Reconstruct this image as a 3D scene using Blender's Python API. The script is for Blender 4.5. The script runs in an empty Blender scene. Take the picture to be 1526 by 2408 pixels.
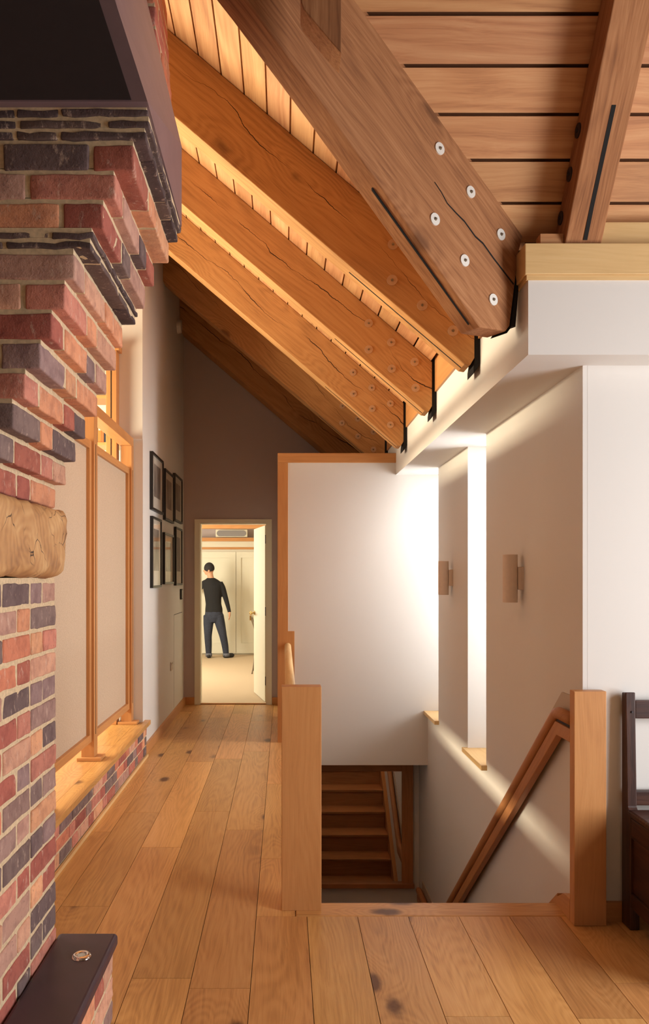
import bpy, bmesh, math, random
from mathutils import Vector, Matrix, noise as mnoise

S = bpy.context.scene
COL = S.collection
random.seed(7)
F, VX, VY, EYE = 1800.0, 667.0, 1356.0, 1.45      # focal length in pixels, vanishing point, eye height

# ------------------------------------------------------------------ camera
cam = bpy.data.cameras.new('camera')
camo = bpy.data.objects.new('camera', cam)
COL.objects.link(camo)
camo.location = (0, 0, EYE)
camo.rotation_euler = (math.pi/2, 0, 0)
cam.sensor_fit = 'HORIZONTAL'
cam.sensor_width = 36.0
cam.lens = F/1526*36.0
cam.shift_x = (763-VX)/1526
cam.shift_y = (VY-1204)/1526
cam.clip_start = 0.05
S.camera = camo

# ------------------------------------------------------------------ view, world, lights
S.view_settings.view_transform = 'Standard'
S.view_settings.look = 'None'
S.view_settings.exposure = 0.15
S.view_settings.gamma = 1.0
S.view_settings.use_curve_mapping = False
wd = bpy.data.worlds.new('daylight'); S.world = wd; wd.use_nodes = True
wd.node_tree.nodes['Background'].inputs[0].default_value = (0.86, 0.93, 1.0, 1)
wd.node_tree.nodes['Background'].inputs[1].default_value = 1.6

def area(name, loc, direction, sx, sy, power, color, spread=180):
    l = bpy.data.lights.new(name, 'AREA'); l.shape = 'RECTANGLE'; l.size = sx; l.size_y = sy
    l.energy = power; l.color = color; l.spread = math.radians(spread)
    o = bpy.data.objects.new(name, l); COL.objects.link(o); o.location = loc
    o.rotation_euler = Vector(direction).to_track_quat('-Z', 'Y').to_euler()
    return o
# the glazed right-hand side of the living room (big window, out of frame)
area('window_daylight', (3.35, 1.65, 1.55), (-1, 0.10, 0.03), 2.2, 2.2, 168, (0.97, 0.98, 1.0))
# windows at the rear of the living room
area('rear_window_daylight', (2.4, -2.9, 1.7), (-0.05, 1, 0), 1.6, 1.8, 4, (1.0, 0.97, 0.95))
# added warm fill lamp, aimed up from the unseen living room floor
area('floor_fill', (1.2, 0.3, 0.06), (-0.1, 0.25, 1), 2.0, 1.6, 10, (1.0, 0.84, 0.55))
# low bright horizon beyond the study window, slipping over and under the linen panels
area('low_sun_glow', (-120, 4.0, 7.3), (1, 0, -0.05), 60, 5.5, 190000, (1.0, 0.86, 0.60))
# slot windows over the stairs
area('stair_window_daylight', (1.95, 5.0, 1.45), (-1, 0.0, -0.38), 0.7, 2.0, 72, (1.0, 0.99, 0.97))
area('stair_window_daylight_far', (1.95, 6.47, 1.45), (-1, 0.0, -0.38), 0.7, 2.0, 72, (1.0, 0.99, 0.97))
# study behind the screens
area('study_daylight', (-3.3, 4.9, 1.85), (1, -0.05, 0.35), 2.8, 1.1, 270, (1.0, 0.89, 0.62))
# bedroom window
area('bedroom_daylight', (-3.25, 11.6, 1.5), (1, 0.25, -0.1), 2.6, 1.6, 235, (1.0, 0.93, 0.74))
area('bedroom_rooflight', (-0.6, 10.1, 2.95), (0, 0, -1), 1.6, 1.2, 30, (1.0, 0.94, 0.82))

# ------------------------------------------------------------------ helpers
def lin(c):
    return tuple((v/255/12.92 if v/255 <= .04045 else ((v/255+.055)/1.055)**2.4) for v in c) + (1,)

W = {}
def grain_matrix(g, c):
    g = Vector(g).normalized()
    up = Vector((0, 0, 1)) if abs(g.z) < .95 else Vector((0, 1, 0))
    n2 = up.cross(g).normalized(); n3 = g.cross(n2).normalized()
    R = Matrix((g, n2, n3)).transposed().to_4x4()
    return Matrix.Translation(c) @ R

def mk(name, bm, mats, parent=None, grain=None, smooth=False, origin=None):
    """link one mesh object; bm is in world coordinates; grain = direction that becomes local X"""
    if origin is None:
        vs = [v.co for v in bm.verts]
        origin = Vector([(min(v[i] for v in vs)+max(v[i] for v in vs))/2 for i in range(3)])
    M = grain_matrix(grain, origin) if grain else Matrix.Translation(origin)
    bm.transform(M.inverted())
    bm.normal_update()
    me = bpy.data.meshes.new(name); bm.to_mesh(me); bm.free()
    for m in (mats if isinstance(mats, (list, tuple)) else [mats]):
        me.materials.append(m)
    if smooth:
        for p in me.polygons: p.use_smooth = True
    o = bpy.data.objects.new(name, me); COL.objects.link(o)
    W[o.name] = M
    if parent is not None:
        o.parent = parent
        o.matrix_parent_inverse = W[parent.name].inverted()
    o.matrix_basis = M
    return o

def empty(name, loc, label=None, cat=None, group=None):
    o = bpy.data.objects.new(name, None); COL.objects.link(o)
    o.empty_display_size = .1
    M = Matrix.Translation(loc); W[o.name] = M; o.matrix_basis = M
    if label: tag(o, label, cat, group)
    return o

def tag(o, label, cat, group=None):
    o['label'] = label; o['category'] = cat
    if group: o['group'] = group
    return o

def struct(o, label=None, cat=None):
    o['kind'] = 'structure'
    if label: o['label'] = label
    if cat: o['category'] = cat
    return o

def bevel(o, w=.004, seg=2):
    m = o.modifiers.new('bevel', 'BEVEL'); m.width = w; m.segments = seg; m.limit_method = 'ANGLE'; m.angle_limit = .6
    return o

def add_box(bm, x0, x1, y0, y1, z0, z1, mi=0):
    vs = [bm.verts.new((x, y, z)) for x in (x0, x1) for y in (y0, y1) for z in (z0, z1)]
    fs = []
    for idx in ((0,1,3,2),(4,6,7,5),(0,4,5,1),(2,3,7,6),(0,2,6,4),(1,5,7,3)):
        f = bm.faces.new([vs[i] for i in idx]); f.material_index = mi; fs.append(f)
    return fs

def bx(*a):
    bm = bmesh.new(); add_box(bm, *a); return bm

def add_prism(bm, pts, vec, mi=0):
    """polygon pts (3d) swept along vec"""
    a = [bm.verts.new(p) for p in pts]; v = Vector(vec)
    b = [bm.verts.new(Vector(p)+v) for p in pts]
    n = len(pts); fs = [bm.faces.new(a), bm.faces.new(b[::-1])]
    for i in range(n):
        fs.append(bm.faces.new((a[i], b[i], b[(i+1) % n], a[(i+1) % n])))
    for f in fs: f.material_index = mi
    bmesh.ops.recalc_face_normals(bm, faces=fs)
    return fs

def add_cyl(bm, p0, p1, r0, r1=None, seg=24, cap=True, mi=0):
    p0, p1 = Vector(p0), Vector(p1); r1 = r0 if r1 is None else r1
    d = (p1-p0).normalized(); u = d.orthogonal().normalized(); v = d.cross(u)
    A = [bm.verts.new(p0+(u*math.cos(t)+v*math.sin(t))*r0) for t in [2*math.pi*i/seg for i in range(seg)]]
    B = [bm.verts.new(p1+(u*math.cos(t)+v*math.sin(t))*r1) for t in [2*math.pi*i/seg for i in range(seg)]]
    fs = [bm.faces.new((A[i], A[(i+1) % seg], B[(i+1) % seg], B[i])) for i in range(seg)]
    if cap: fs += [bm.faces.new(A[::-1]), bm.faces.new(B)]
    for f in fs: f.material_index = mi
    return fs

def add_tube(bm, pts, r, seg=16, rad=None, mi=0):
    """tube through points with mitred joints, rounded caps"""
    pts = [Vector(p) for p in pts]; n = len(pts); rings = []
    rad = rad or [r]*n
    ref = None
    for i, p in enumerate(pts):
        d = ((pts[min(i+1, n-1)]-p).normalized() + (p-pts[max(i-1, 0)]).normalized()).normalized()
        if ref is None: ref = d.orthogonal().normalized()
        u = (ref - d*ref.dot(d)).normalized(); ref = u; v = d.cross(u)
        rings.append([bm.verts.new(p+(u*math.cos(2*math.pi*k/seg)+v*math.sin(2*math.pi*k/seg))*rad[i]) for k in range(seg)])
    fs = []
    for a, b in zip(rings, rings[1:]):
        for k in range(seg): fs.append(bm.faces.new((a[k], a[(k+1) % seg], b[(k+1) % seg], b[k])))
    fs.append(bm.faces.new(rings[0][::-1])); fs.append(bm.faces.new(rings[-1]))
    for f in fs: f.material_index = mi
    return fs

def smooth_path(pts, k=6):
    """Catmull-Rom resampling"""
    P = [Vector(p) for p in pts]; P = [P[0]*2-P[1]]+P+[P[-1]*2-P[-2]]; out = []
    for i in range(1, len(P)-2):
        a, b, c, d = P[i-1:i+3]
        for j in range(k):
            t = j/k
            out.append(.5*((2*b)+(c-a)*t+(2*a-5*b+4*c-d)*t*t+(3*b-a-3*c+d)*t**3))
    out.append(P[-2]); return out

def px(x, y, Y):                 # a pixel at a known depth -> point
    return Vector(((x-VX)/F*Y, Y, EYE-(y-VY)/F*Y))

# ------------------------------------------------------------------ materials
class G:
    def __init__(s, name):
        s.m = bpy.data.materials.new(name); s.m.use_nodes = True
        s.t = s.m.node_tree; s.b = s.t.nodes['Principled BSDF']
    def n(s, typ, **kw):
        nd = s.t.nodes.new(typ)
        for k, v in kw.items(): setattr(nd, k, v)
        return nd
    def l(s, a, b): s.t.links.new(a, b)
    def inp(s, nd, i, v):
        if hasattr(v, 'is_linked') or isinstance(v, bpy.types.NodeSocket): s.l(v, nd.inputs[i])
        else: nd.inputs[i].default_value = v
    def math(s, op, a, b=0.0, c=0.0, clamp=False):
        nd = s.n('ShaderNodeMath', operation=op); nd.use_clamp = clamp
        s.inp(nd, 0, a); s.inp(nd, 1, b); s.inp(nd, 2, c); return nd.outputs[0]
    def vec(s, op, a, b):
        nd = s.n('ShaderNodeVectorMath', operation=op); s.inp(nd, 0, a); s.inp(nd, 1, b); return nd.outputs[0]
    def noise(s, v, scale=1, detail=3, rough=.5, dist=0):
        nd = s.n('ShaderNodeTexNoise'); s.l(v, nd.inputs['Vector'])
        nd.inputs['Scale'].default_value = scale; nd.inputs['Detail'].default_value = detail
        nd.inputs['Roughness'].default_value = rough; nd.inputs['Distortion'].default_value = dist
        return nd
    def ramp(s, f, stops):
        nd = s.n('ShaderNodeValToRGB'); s.l(f, nd.inputs[0]); e = nd.color_ramp.elements
        while len(e) < len(stops): e.new(.5)
        for el, (p, c) in zip(e, stops):
            el.position = p; el.color = c if len(c) == 4 else (*c, 1)
        return nd.outputs[0]
    def mr(s, v, a, b, c=0.0, d=1.0, smooth=True):
        nd = s.n('ShaderNodeMapRange'); nd.interpolation_type = 'SMOOTHSTEP' if smooth else 'LINEAR'
        s.inp(nd, 0, v)
        for i, k in enumerate((a, b, c, d)): nd.inputs[i+1].default_value = k
        return nd.outputs[0]
    def mix(s, f, a, b, mode='MIX'):
        nd = s.n('ShaderNodeMix', data_type='RGBA', blend_type=mode)
        s.inp(nd, 0, f); s.inp(nd, 6, a); s.inp(nd, 7, b); return nd.outputs[2]
    def bump(s, h, strength=.3, dist=.002):
        nd = s.n('ShaderNodeBump'); nd.inputs['Strength'].default_value = strength
        nd.inputs['Distance'].default_value = dist; s.l(h, nd.inputs['Height']); s.l(nd.outputs[0], s.b.inputs['Normal'])

def plain(name, rgb, rough=.5, metal=0, noise_amt=.0, nscale=30, spec=None, coat=0):
    g = G(name); g.b.inputs['Roughness'].default_value = rough; g.b.inputs['Metallic'].default_value = metal
    if coat: g.b.inputs['Coat Weight'].default_value = coat
    if spec is not None: g.b.inputs['Specular IOR Level'].default_value = spec
    tc = g.n('ShaderNodeTexCoord').outputs['Object']
    nz = g.noise(tc, nscale, 3).outputs[0]
    c = lin(rgb); k = noise_amt
    g.l(g.ramp(nz, [(.3, tuple(v*(1-k) for v in c[:3])), (.7, tuple(min(1, v*(1+k)) for v in c[:3]))]), g.b.inputs['Base Color'])
    return g.m

def wood(name, light, mid, dark, rough=.5, knots=0.0, crack=False, ring=.28, fine=.30, var=.10, knotcol=(70, 38, 20), bumps=.25, ringn=16):
    g = G(name)
    tc = g.n('ShaderNodeTexCoord').outputs['Object']
    at = g.n('ShaderNodeAttribute', attribute_name='prnd')
    rnd = g.n('ShaderNodeObjectInfo').outputs['Random']
    rv = g.n('ShaderNodeCombineXYZ')
    g.l(g.math('MULTIPLY', rnd, 37.0), rv.inputs[0]); g.l(g.math('MULTIPLY', rnd, 91.0), rv.inputs[1]); g.l(g.math('MULTIPLY', rnd, 53.0), rv.inputs[2])
    p = g.vec('ADD', g.vec('ADD', tc, rv.outputs[0]), g.vec('MULTIPLY', at.outputs['Vector'], (31, 47, 23)))
    # knots push the grain aside
    kv = g.n('ShaderNodeTexVoronoi'); kv.feature = 'F1'
    g.l(g.vec('MULTIPLY', p, (1.7, 3.4, 3.4)), kv.inputs['Vector']); kv.inputs['Scale'].default_value = 1.0
    kd = kv.outputs['Distance']
    around = g.mr(kd, .0, .45, 1.0, 0.0)
    warp = g.noise(g.vec('MULTIPLY', p, (1.1, 3.5, 3.5)), 1, 2).outputs['Color']
    w = g.vec('MULTIPLY', g.vec('SUBTRACT', warp, (.5, .5, .5)), (.10, .10, .10))
    pw = g.vec('ADD', p, w)
    rs = g.noise(g.vec('MULTIPLY', pw, (.45, 4.5, 4.5)), 1, 1).outputs[0]
    rs = g.math('ADD', rs, g.math('MULTIPLY', around, .22*min(1, knots*2)))
    rng = g.math('MULTIPLY_ADD', g.math('SINE', g.math('MULTIPLY', rs, ringn*6.283)), .5, .5)
    fn = g.noise(g.vec('MULTIPLY', pw, (5, 170, 170)), 1, 3, .6).outputs[0]
    fn2 = g.noise(g.vec('MULTIPLY', pw, (2.2, 80, 80)), 1, 3, .55).outputs[0]
    br = g.noise(g.vec('MULTIPLY', p, (.8, 3, 3)), 1, 3).outputs[0]
    fac = g.math('ADD', g.math('MULTIPLY', br, .42), g.math('MULTIPLY', rng, ring*.5))
    fac = g.math('ADD', fac, .13)
    fac = g.math('ADD', fac, g.math('MULTIPLY', g.math('SUBTRACT', fn, .5), fine*1.3))
    fac = g.math('ADD', fac, g.math('MULTIPLY', g.math('SUBTRACT', fn2, .5), fine*1.2))
    colr = g.ramp(fac, [(.08, lin(dark)), (.40, lin(mid)), (.72, lin(light))])
    hs = g.n('ShaderNodeHueSaturation')
    v = g.math('ADD', g.math('MULTIPLY', g.math('SUBTRACT', at.outputs['Fac'], .0), 0.0), 1.0)
    sep = g.n('ShaderNodeSeparateXYZ'); g.l(at.outputs['Vector'], sep.inputs[0])
    v = g.math('ADD', 1.0, g.math('MULTIPLY', sep.outputs[1], var))
    g.l(v, hs.inputs['Value']); g.l(g.math('ADD', .5, g.math('MULTIPLY', sep.outputs[2], .005)), hs.inputs['Hue'])
    g.l(colr, hs.inputs['Color']); colr = hs.outputs[0]
    height = fn
    if knots > 0:
        g2 = g.noise(g.vec('MULTIPLY', p, (16, 22, 22)), 1, 3).outputs[0]
        kk = g.mr(g.math('ADD', kd, g.math('MULTIPLY', g2, .10)), .07+.05*knots, .14+.07*knots, knots, 0.0)
        halo = g.mr(g.math('ADD', kd, g.math('MULTIPLY', g2, .2)), .1, .42, .38*min(1, knots), 0.0)
        colr = g.mix(halo, colr, g.mix(.5, colr, lin(knotcol)))
        colr = g.mix(kk, colr, lin(knotcol))
    if crack:
        s = g.n('ShaderNodeSeparateXYZ'); g.l(tc, s.inputs[0])
        cx = g.n('ShaderNodeCombineXYZ'); g.l(g.math('ADD', s.outputs[0], g.math('MULTIPLY', rnd, 50)), cx.inputs[0])
        m1 = g.noise(cx.outputs[0], 1.3, 1).outputs[0]; m2 = g.noise(cx.outputs[0], 11, 3).outputs[0]
        for off, amp, wdt, th in ((.0, .34, .0035, .30), (-.07, .22, .0016, .5), (.08, .2, .0013, .52)):
            line = g.math('ADD', g.math('MULTIPLY', g.math('SUBTRACT', m1, .5), amp), off)
            line = g.math('ADD', line, g.math('MULTIPLY', g.math('SUBTRACT', m2, .5), .05))
            d = g.math('ABSOLUTE', g.math('SUBTRACT', s.outputs[2], line))
            msk = g.noise(g.vec('ADD', cx.outputs[0], (off*100+3, 0, 0)), 2.3, 2).outputs[0]
            wv = g.math('MULTIPLY', g.mr(msk, th+.08, th+.34), g.math('MULTIPLY', g.math('ADD', .45, rnd), wdt))
            c = g.math('LESS_THAN', d, wv)
            colr = g.mix(c, colr, lin((38, 18, 8)))
            height = g.math('SUBTRACT', height, g.math('MULTIPLY', c, 3.0))
    g.l(colr, g.b.inputs['Base Color'])
    g.b.inputs['Roughness'].default_value = rough
    g.b.inputs['Specular IOR Level'].default_value = .35
    g.bump(height, bumps, .0015)
    return g.m

M_beam = wood('oak_rafter_rough', (212, 162, 106), (192, 138, 84), (136, 90, 52), .8, .55, True, fine=.26, ring=.2)
M_valley = wood('oak_valley_rough', (186, 134, 92), (160, 108, 70), (112, 70, 44), .85, .5, False, fine=.42, ring=.2)
M_board = wood('ceiling_board', (210, 160, 112), (192, 136, 90), (150, 96, 60), .6, .0, False, ring=.4, var=.07, ringn=9)
M_oak = wood('joinery_oak', (211, 157, 102), (196, 138, 84), (166, 109, 64), .42, .0, False, ring=.12, fine=.16)
M_oakp = wood('pale_oak', (228, 196, 146), (216, 180, 126), (192, 150, 98), .5, .0, False, ring=.12, fine=.16)
M_floor = wood('oak_floor', (222, 172, 112), (202, 148, 88), (150, 100, 54), .36, .9, False, ring=.20, fine=.30, ringn=26, var=.14, knotcol=(86, 48, 26), bumps=.06)
M_stair = wood('stair_oak', (200, 144, 92), (178, 120, 74), (136, 86, 50), .45, .0, False, ring=.15, fine=.2)
M_settle = wood('dark_antique_oak', (98, 60, 42), (64, 36, 27), (32, 17, 13), .38, .25, False, var=.05, knotcol=(18, 8, 6))
M_bench = M_floor

def paint(name, rgb, rough=.75):
    g = G(name); g.b.inputs['Base Color'].default_value = lin(rgb); g.b.inputs['Roughness'].default_value = rough
    tc = g.n('ShaderNodeTexCoord').outputs['Object']
    g.bump(g.noise(tc, 90, 3).outputs[0], .05, .001); return g.m
M_white = paint('wall_paint', (218, 213, 207))
M_cream = paint('joinery_paint', (226, 220, 200), .45)
M_grey = paint('end_wall_paint', (184, 168, 166))
M_steel = plain('dark_steel', (44, 36, 40), .55, .2, .1)
M_black = plain('black_slot', (16, 11, 9), .9)
M_hood = plain('painted_steel_hood', (132, 108, 112), .5, .25, .06, 12)
M_hearth = plain('hearth_slate', (62, 46, 56), .38, 0, .14, 14)
M_alu = plain('aluminium_washer', (232, 228, 220), .5, .25, .04, 60)
M_washb = plain('brushed_bronze_washer', (196, 158, 124), .5, .3, .06, 60)
M_bolt = plain('bolt_steel', (150, 138, 122), .3, .9)
M_chrome = plain('chrome', (224, 214, 206), .08, 1)
M_bottle = plain('pale_centre', (206, 214, 206), .2, 0)
M_brass = plain('polished_brass', (208, 176, 110), .2, 1)
M_fr = plain('black_frame', (22, 19, 20), .4)
M_mat = plain('picture_mount', (216, 206, 190), .8, 0, .02)
M_plaster = plain('warm_grey_lamp', (216, 198, 182), .7, 0, .03, 40)
M_plastic = plain('white_plastic', (214, 204, 192), .45)
M_carpet = plain('beige_carpet', (196, 172, 142), .95, 0, .16, 400)
M_grille = plain('grey_grille_cloth', (140, 134, 134), .8, 0, .1, 300)
M_mirror = plain('mirror_glass', (236, 238, 236), .01, 1)
M_skin = plain('skin', (204, 150, 118), .55, 0, .05)
M_sweater = plain('black_knit', (24, 22, 24), .9, 0, .2, 120)
M_jeans = plain('dark_denim', (44, 48, 62), .85, 0, .25, 60)
M_hair = plain('dark_cap', (34, 30, 30), .8, 0, .15, 60)
M_shoe = plain('dark_shoe', (30, 27, 28), .6)
M_cuff = plain('turned_denim', (104, 104, 112), .85, 0, .1, 60)

def glass_mat(nm='window_glass', k=1.0):
    m = bpy.data.materials.new(nm); m.use_nodes = True; t = m.node_tree
    t.nodes.remove(t.nodes['Principled BSDF'])
    tr = t.nodes.new('ShaderNodeBsdfTransparent'); gl = t.nodes.new('ShaderNodeBsdfGlossy'); gl.inputs['Roughness'].default_value = .02
    fr = t.nodes.new('ShaderNodeFresnel'); fr.inputs[0].default_value = 1.45
    mx = t.nodes.new('ShaderNodeMixShader')
    mu = t.nodes.new('ShaderNodeMath'); mu.operation = 'MULTIPLY'; mu.inputs[1].default_value = k
    t.links.new(fr.outputs[0], mu.inputs[0]); t.links.new(mu.outputs[0], mx.inputs[0]); t.links.new(tr.outputs[0], mx.inputs[1]); t.links.new(gl.outputs[0], mx.inputs[2])
    t.links.new(mx.outputs[0], t.nodes['Material Output'].inputs[0]); return m
M_glass = glass_mat()
M_picglass = glass_mat('picture_glass', .3)

def linen():
    g = G('woven_linen'); tc = g.n('ShaderNodeTexCoord').outputs['Object']
    a = g.noise(g.vec('MULTIPLY', tc, (300, 60, 420)), 1, 2).outputs[0]
    b = g.noise(g.vec('MULTIPLY', tc, (300, 500, 60)), 1, 2).outputs[0]
    s = g.math('ADD', g.math('MULTIPLY', a, .6), g.math('MULTIPLY', b, .4))
    g.l(g.ramp(s, [(.3, lin((176, 152, 128))), (.7, lin((208, 186, 160)))]), g.b.inputs['Base Color'])
    g.b.inputs['Roughness'].default_value = .95; g.bump(s, .4, .001); return g.m
M_linen = linen()

def brickmat():
    g = G('handmade_brick'); tc = g.n('ShaderNodeTexCoord').outputs['Object']
    at = g.n('ShaderNodeAttribute', attribute_name='bcol').outputs['Color']
    n1 = g.noise(tc, 22, 4, .6).outputs[0]; n2 = g.noise(tc, 110, 3, .7).outputs[0]; n3 = g.noise(g.vec('MULTIPLY', tc, (1, 1, .45)), 46, 4, .7).outputs[0]
    c = g.mix(g.mr(n1, .4, .7, 0, .55), at, g.mix(1.0, at, (.52, .44, .48, 1), 'MULTIPLY'))
    c = g.mix(g.mr(n3, .56, .70, 0, .42), c, lin((214, 186, 166)))
    c = g.mix(g.mr(n2, .62, .72, 0, .5), c, lin((66, 40, 38)))
    g.l(c, g.b.inputs['Base Color']); g.b.inputs['Roughness'].default_value = .92
    g.bump(g.math('ADD', n2, n1), .55, .003); return g.m
M_brick = brickmat()
M_mortar = plain('lime_mortar', (204, 180, 146), .97, 0, .16, 90)

def mantelmat():
    g = G('mantel_end_grain'); tc = g.n('ShaderNodeTexCoord').outputs['Object']
    s = g.n('ShaderNodeSeparateXYZ'); g.l(tc, s.inputs[0])
    w = g.noise(tc, 5, 3).outputs['Color']
    q = g.vec('ADD', tc, g.vec('MULTIPLY', g.vec('SUBTRACT', w, (.5, .5, .5)), (.12, .12, .12)))
    q2 = g.vec('MULTIPLY', g.vec('ADD', q, (0, .12, .02)), (0, 1, 1))
    ln = g.n('ShaderNodeVectorMath', operation='LENGTH'); g.l(q2, ln.inputs[0]); r = ln.outputs['Value']
    ring = g.math('MULTIPLY_ADD', g.math('SINE', g.math('MULTIPLY', r, 230)), .5, .5)
    broad = g.noise(tc, 9, 3).outputs[0]
    f = g.math('ADD', g.math('MULTIPLY', broad, .8), g.math('MULTIPLY', ring, .09))
    c = g.ramp(f, [(.2, lin((136, 92, 62))), (.42, lin((184, 136, 88))), (.7, lin((214, 172, 120)))])
    vo = g.n('ShaderNodeTexVoronoi'); vo.feature = 'DISTANCE_TO_EDGE'; vo.inputs['Scale'].default_value = 9
    g.l(g.vec('ADD', tc, g.vec('MULTIPLY', g.vec('SUBTRACT', w, (.5, .5, .5)), (.25, .25, .25))), vo.inputs['Vector'])
    msk = g.mr(g.noise(tc, 7, 2).outputs[0], .47, .6)
    cr = g.math('MULTIPLY', g.mr(vo.outputs['Distance'], .004, .018, 1, 0), msk)
    c = g.mix(cr, c, lin((46, 30, 26)))
    g.l(c, g.b.inputs['Base Color']); g.b.inputs['Roughness'].default_value = .6
    g.bump(g.math('SUBTRACT', ring, g.math('MULTIPLY', cr, 4)), .25, .002); return g.m
M_mantel = mantelmat()

def printmat(seed):
    g = G('picture_print'); tc = g.n('ShaderNodeTexCoord').outputs['Object']
    v = g.noise(g.vec('ADD', g.vec('MULTIPLY', tc, (1, 5, 3)), (seed*3.1, seed, 0)), 1, 4, .6, .6).outputs[0]
    g.l(g.ramp(v, [(.3, lin((70, 62, 58))), (.5, lin((128, 116, 106))), (.7, lin((176, 162, 146)))]), g.b.inputs['Base Color'])
    g.b.inputs['Roughness'].default_value = .6; return g.m

# ------------------------------------------------------------------ key planes (metres)
XL = -1.135            # left corridor wall
XR = 1.262             # stairwell right wall
XE = 0.982             # face of the boxed eaves beam
YB = 3.074             # front of the boxed beam
YW = 3.231             # living-room side wall to the right of the stairs
YS = 6.70              # white wall across the stairs
YF = 8.69              # end wall with the door
YM = 7.14              # lower wall with the mirror
ZS = 2.341             # soffit
PL = -2.145            # landing
def zl(x, c=3.68): return c-.854*x         # left roof slope (underside of boards)
def zr(y): return 7.24-1.37*y         # right roof slope
def yv(x): return 2.5985+.6234*x      # valley in plan
def xv_(y): return (y-2.5985)/.6234

# ------------------------------------------------------------------ floor
def plank_obj(name, strips, z0, z1, mat, along='Y', gap=.0012, parent=None, grain=(0, 1, 0)):
    """strips: (a0,a1, list of (b0,b1)) – a across the plank, b along it"""
    bm = bmesh.new(); lay = bm.loops.layers.float_color.new('prnd')
    for a0, a1, segs in strips:
        for b0, b1 in segs:
            r = (random.random(), random.uniform(-1, 1), random.uniform(-1, 1), 1)
            if along == 'Y': fs = add_box(bm, a0+gap, a1-gap, b0+gap, b1-gap, z0, z1)
            else: fs = add_box(bm, b0+gap, b1-gap, a0+gap, a1-gap, z0, z1)
            for f in fs:
                for lp in f.loops: lp[lay] = r
    bmesh.ops.recalc_face_normals(bm, faces=bm.faces)
    return mk(name, bm, mat, parent, grain=grain)

def segs(a, b, first=None, lo=1.3, hi=2.3):
    out = []; p = a
    q = first if first else a+random.uniform(.4, 2.0)
    while True:
        if q > b-.35: q = b
        out.append((p, q))
        if q >= b: return out
        p = q; q = p+random.uniform(lo, hi)

strips = []
fixed = {-3: 3.315, 1: 2.70, 2: 1.9, 4: 2.545, 3: 2.9, -1: 4.05, -2: 5.1, 0: 3.22}
for k in range(-10, 13):
    x0 = -.549+.216*(k+1) - .0
    x1 = x0+.216
    idx = k
    lo_y = -3.0
    if x1 <= -1.12:                 # left of the corridor, only in the living room / study
        strips.append((x0, x1, segs(lo_y, YF if x1 < -1.4 else 6.9))); continue
    if x0 >= 3.4: break
    if x1 < .06:
        strips.append((x0, x1, segs(lo_y, YF, fixed.get(idx, None) and None)))
    elif x0 < .05:
        strips.append((x0, .05, segs(3.267, YS)))
        strips.append((x0, -.05, segs(YS, YF)))
        strips.append((x0, x1, segs(lo_y, 3.267)))
    elif x0 < 1.2:
        strips.append((x0, x1, segs(lo_y, 3.267)))
    else:
        strips.append((x0, x1, segs(lo_y, YW)))
floor = plank_obj('floor', strips, -.03, 0, M_floor)
struct(floor, 'wide knotty oak floorboards running down the corridor', 'floor')
o = mk('floor', bx(-3.5, .05, -3.0, YF+.1, -.20, -.032), M_white); struct(o)
o = mk('floor', bx(.05, 3.5, -3.0, 3.36, -.20, -.032), M_white); struct(o)
# nosing board at the head of the stairs
o = mk('stair_nosing', bx(.051, 1.262, 3.268, 3.405, -.03, .001), M_floor, grain=(1, 0, 0)); bevel(o, .006)
tag(o, 'oak nosing board across the head of the stairs between two newels', 'nosing')
# bedroom carpet + threshold
o = mk('floor', bx(-3.3, 1.6, YF+.0, 14.3, -.1, .004), M_carpet); struct(o)
# landing
o = mk('floor', bx(-1.2, XR, 5.75, YM, PL-.05, PL), M_oak, grain=(1, 0, 0)); struct(o)

# ------------------------------------------------------------------ walls
def wall(name, *a, mat=None): return struct(mk(name, bx(*a), mat or M_white))
wall('wall_left', XL-.185, XL, 6.18, YF, 0, 4.66)
bm = bmesh.new()
add_box(bm, -3.55, -3.4, -3.1, 2.9, -.2, 6.6, 1); add_box(bm, -3.55, -3.4, 7.0, YF, -.2, 6.6)
add_box(bm, -3.55, -3.4, 2.9, 7.0, -.2, .12); add_box(bm, -3.55, -3.4, 2.9, 7.0, 3.1, 6.6)
struct(mk('wall_left', bm, [M_white, paint('side_wall_paint', (110, 94, 84))]))
w = empty('window_3', (-3.45, 5, .12)); struct(w, 'wide study window', 'window')
for ya_, yb3 in ((2.9, 2.96), (4.9, 4.96), (6.94, 7.0)): mk('window_frame', bx(-3.5, -3.44, ya_, yb3, .12, 3.1), M_oak, w, grain=(0, 0, 1))
mk('pane', bx(-3.475, -3.47, 2.961, 4.899, .121, 3.099), M_glass, w)
mk('pane', bx(-3.475, -3.47, 4.961, 6.939, .121, 3.099), M_glass, w)
wall('wall_back', -3.4, XL-.185, 7.46, 7.56, 0, 6.4)
# end wall with door opening
dx0, dx1, dz1 = -.956, -.188, 2.062
bm = bmesh.new()
add_box(bm, -1.35, dx0, YF, YF+.13, 0, dz1)
add_box(bm, dx1, 1.7, YF, YF+.13, 0, dz1)
add_prism(bm, [(-1.35, YF, dz1), (1.7, YF, dz1), (1.7, YF, 2.4), (-1.35, YF, 5.0)], (0, .13, 0))
struct(mk('wall_end', bm, M_grey))
# wall across the stairs (white) : face, thickness 0.12, returns to the corridor side
bm = bmesh.new()
add_box(bm, .035, XR+.36, YS, YS+.13, -.20, 2.446)
add_box(bm, .035, XR+.36, YS+.13, YF, -.20, -.05)
struct(mk('wall_stair', bm, M_white))
wall('wall_closet', -.045, .035, YS+.13, YF, 0, 2.446)
o = mk('trim_1', bx(-.045, XE+.3, YS+.131, YF, 2.40, 2.446), M_white); struct(o)
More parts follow.
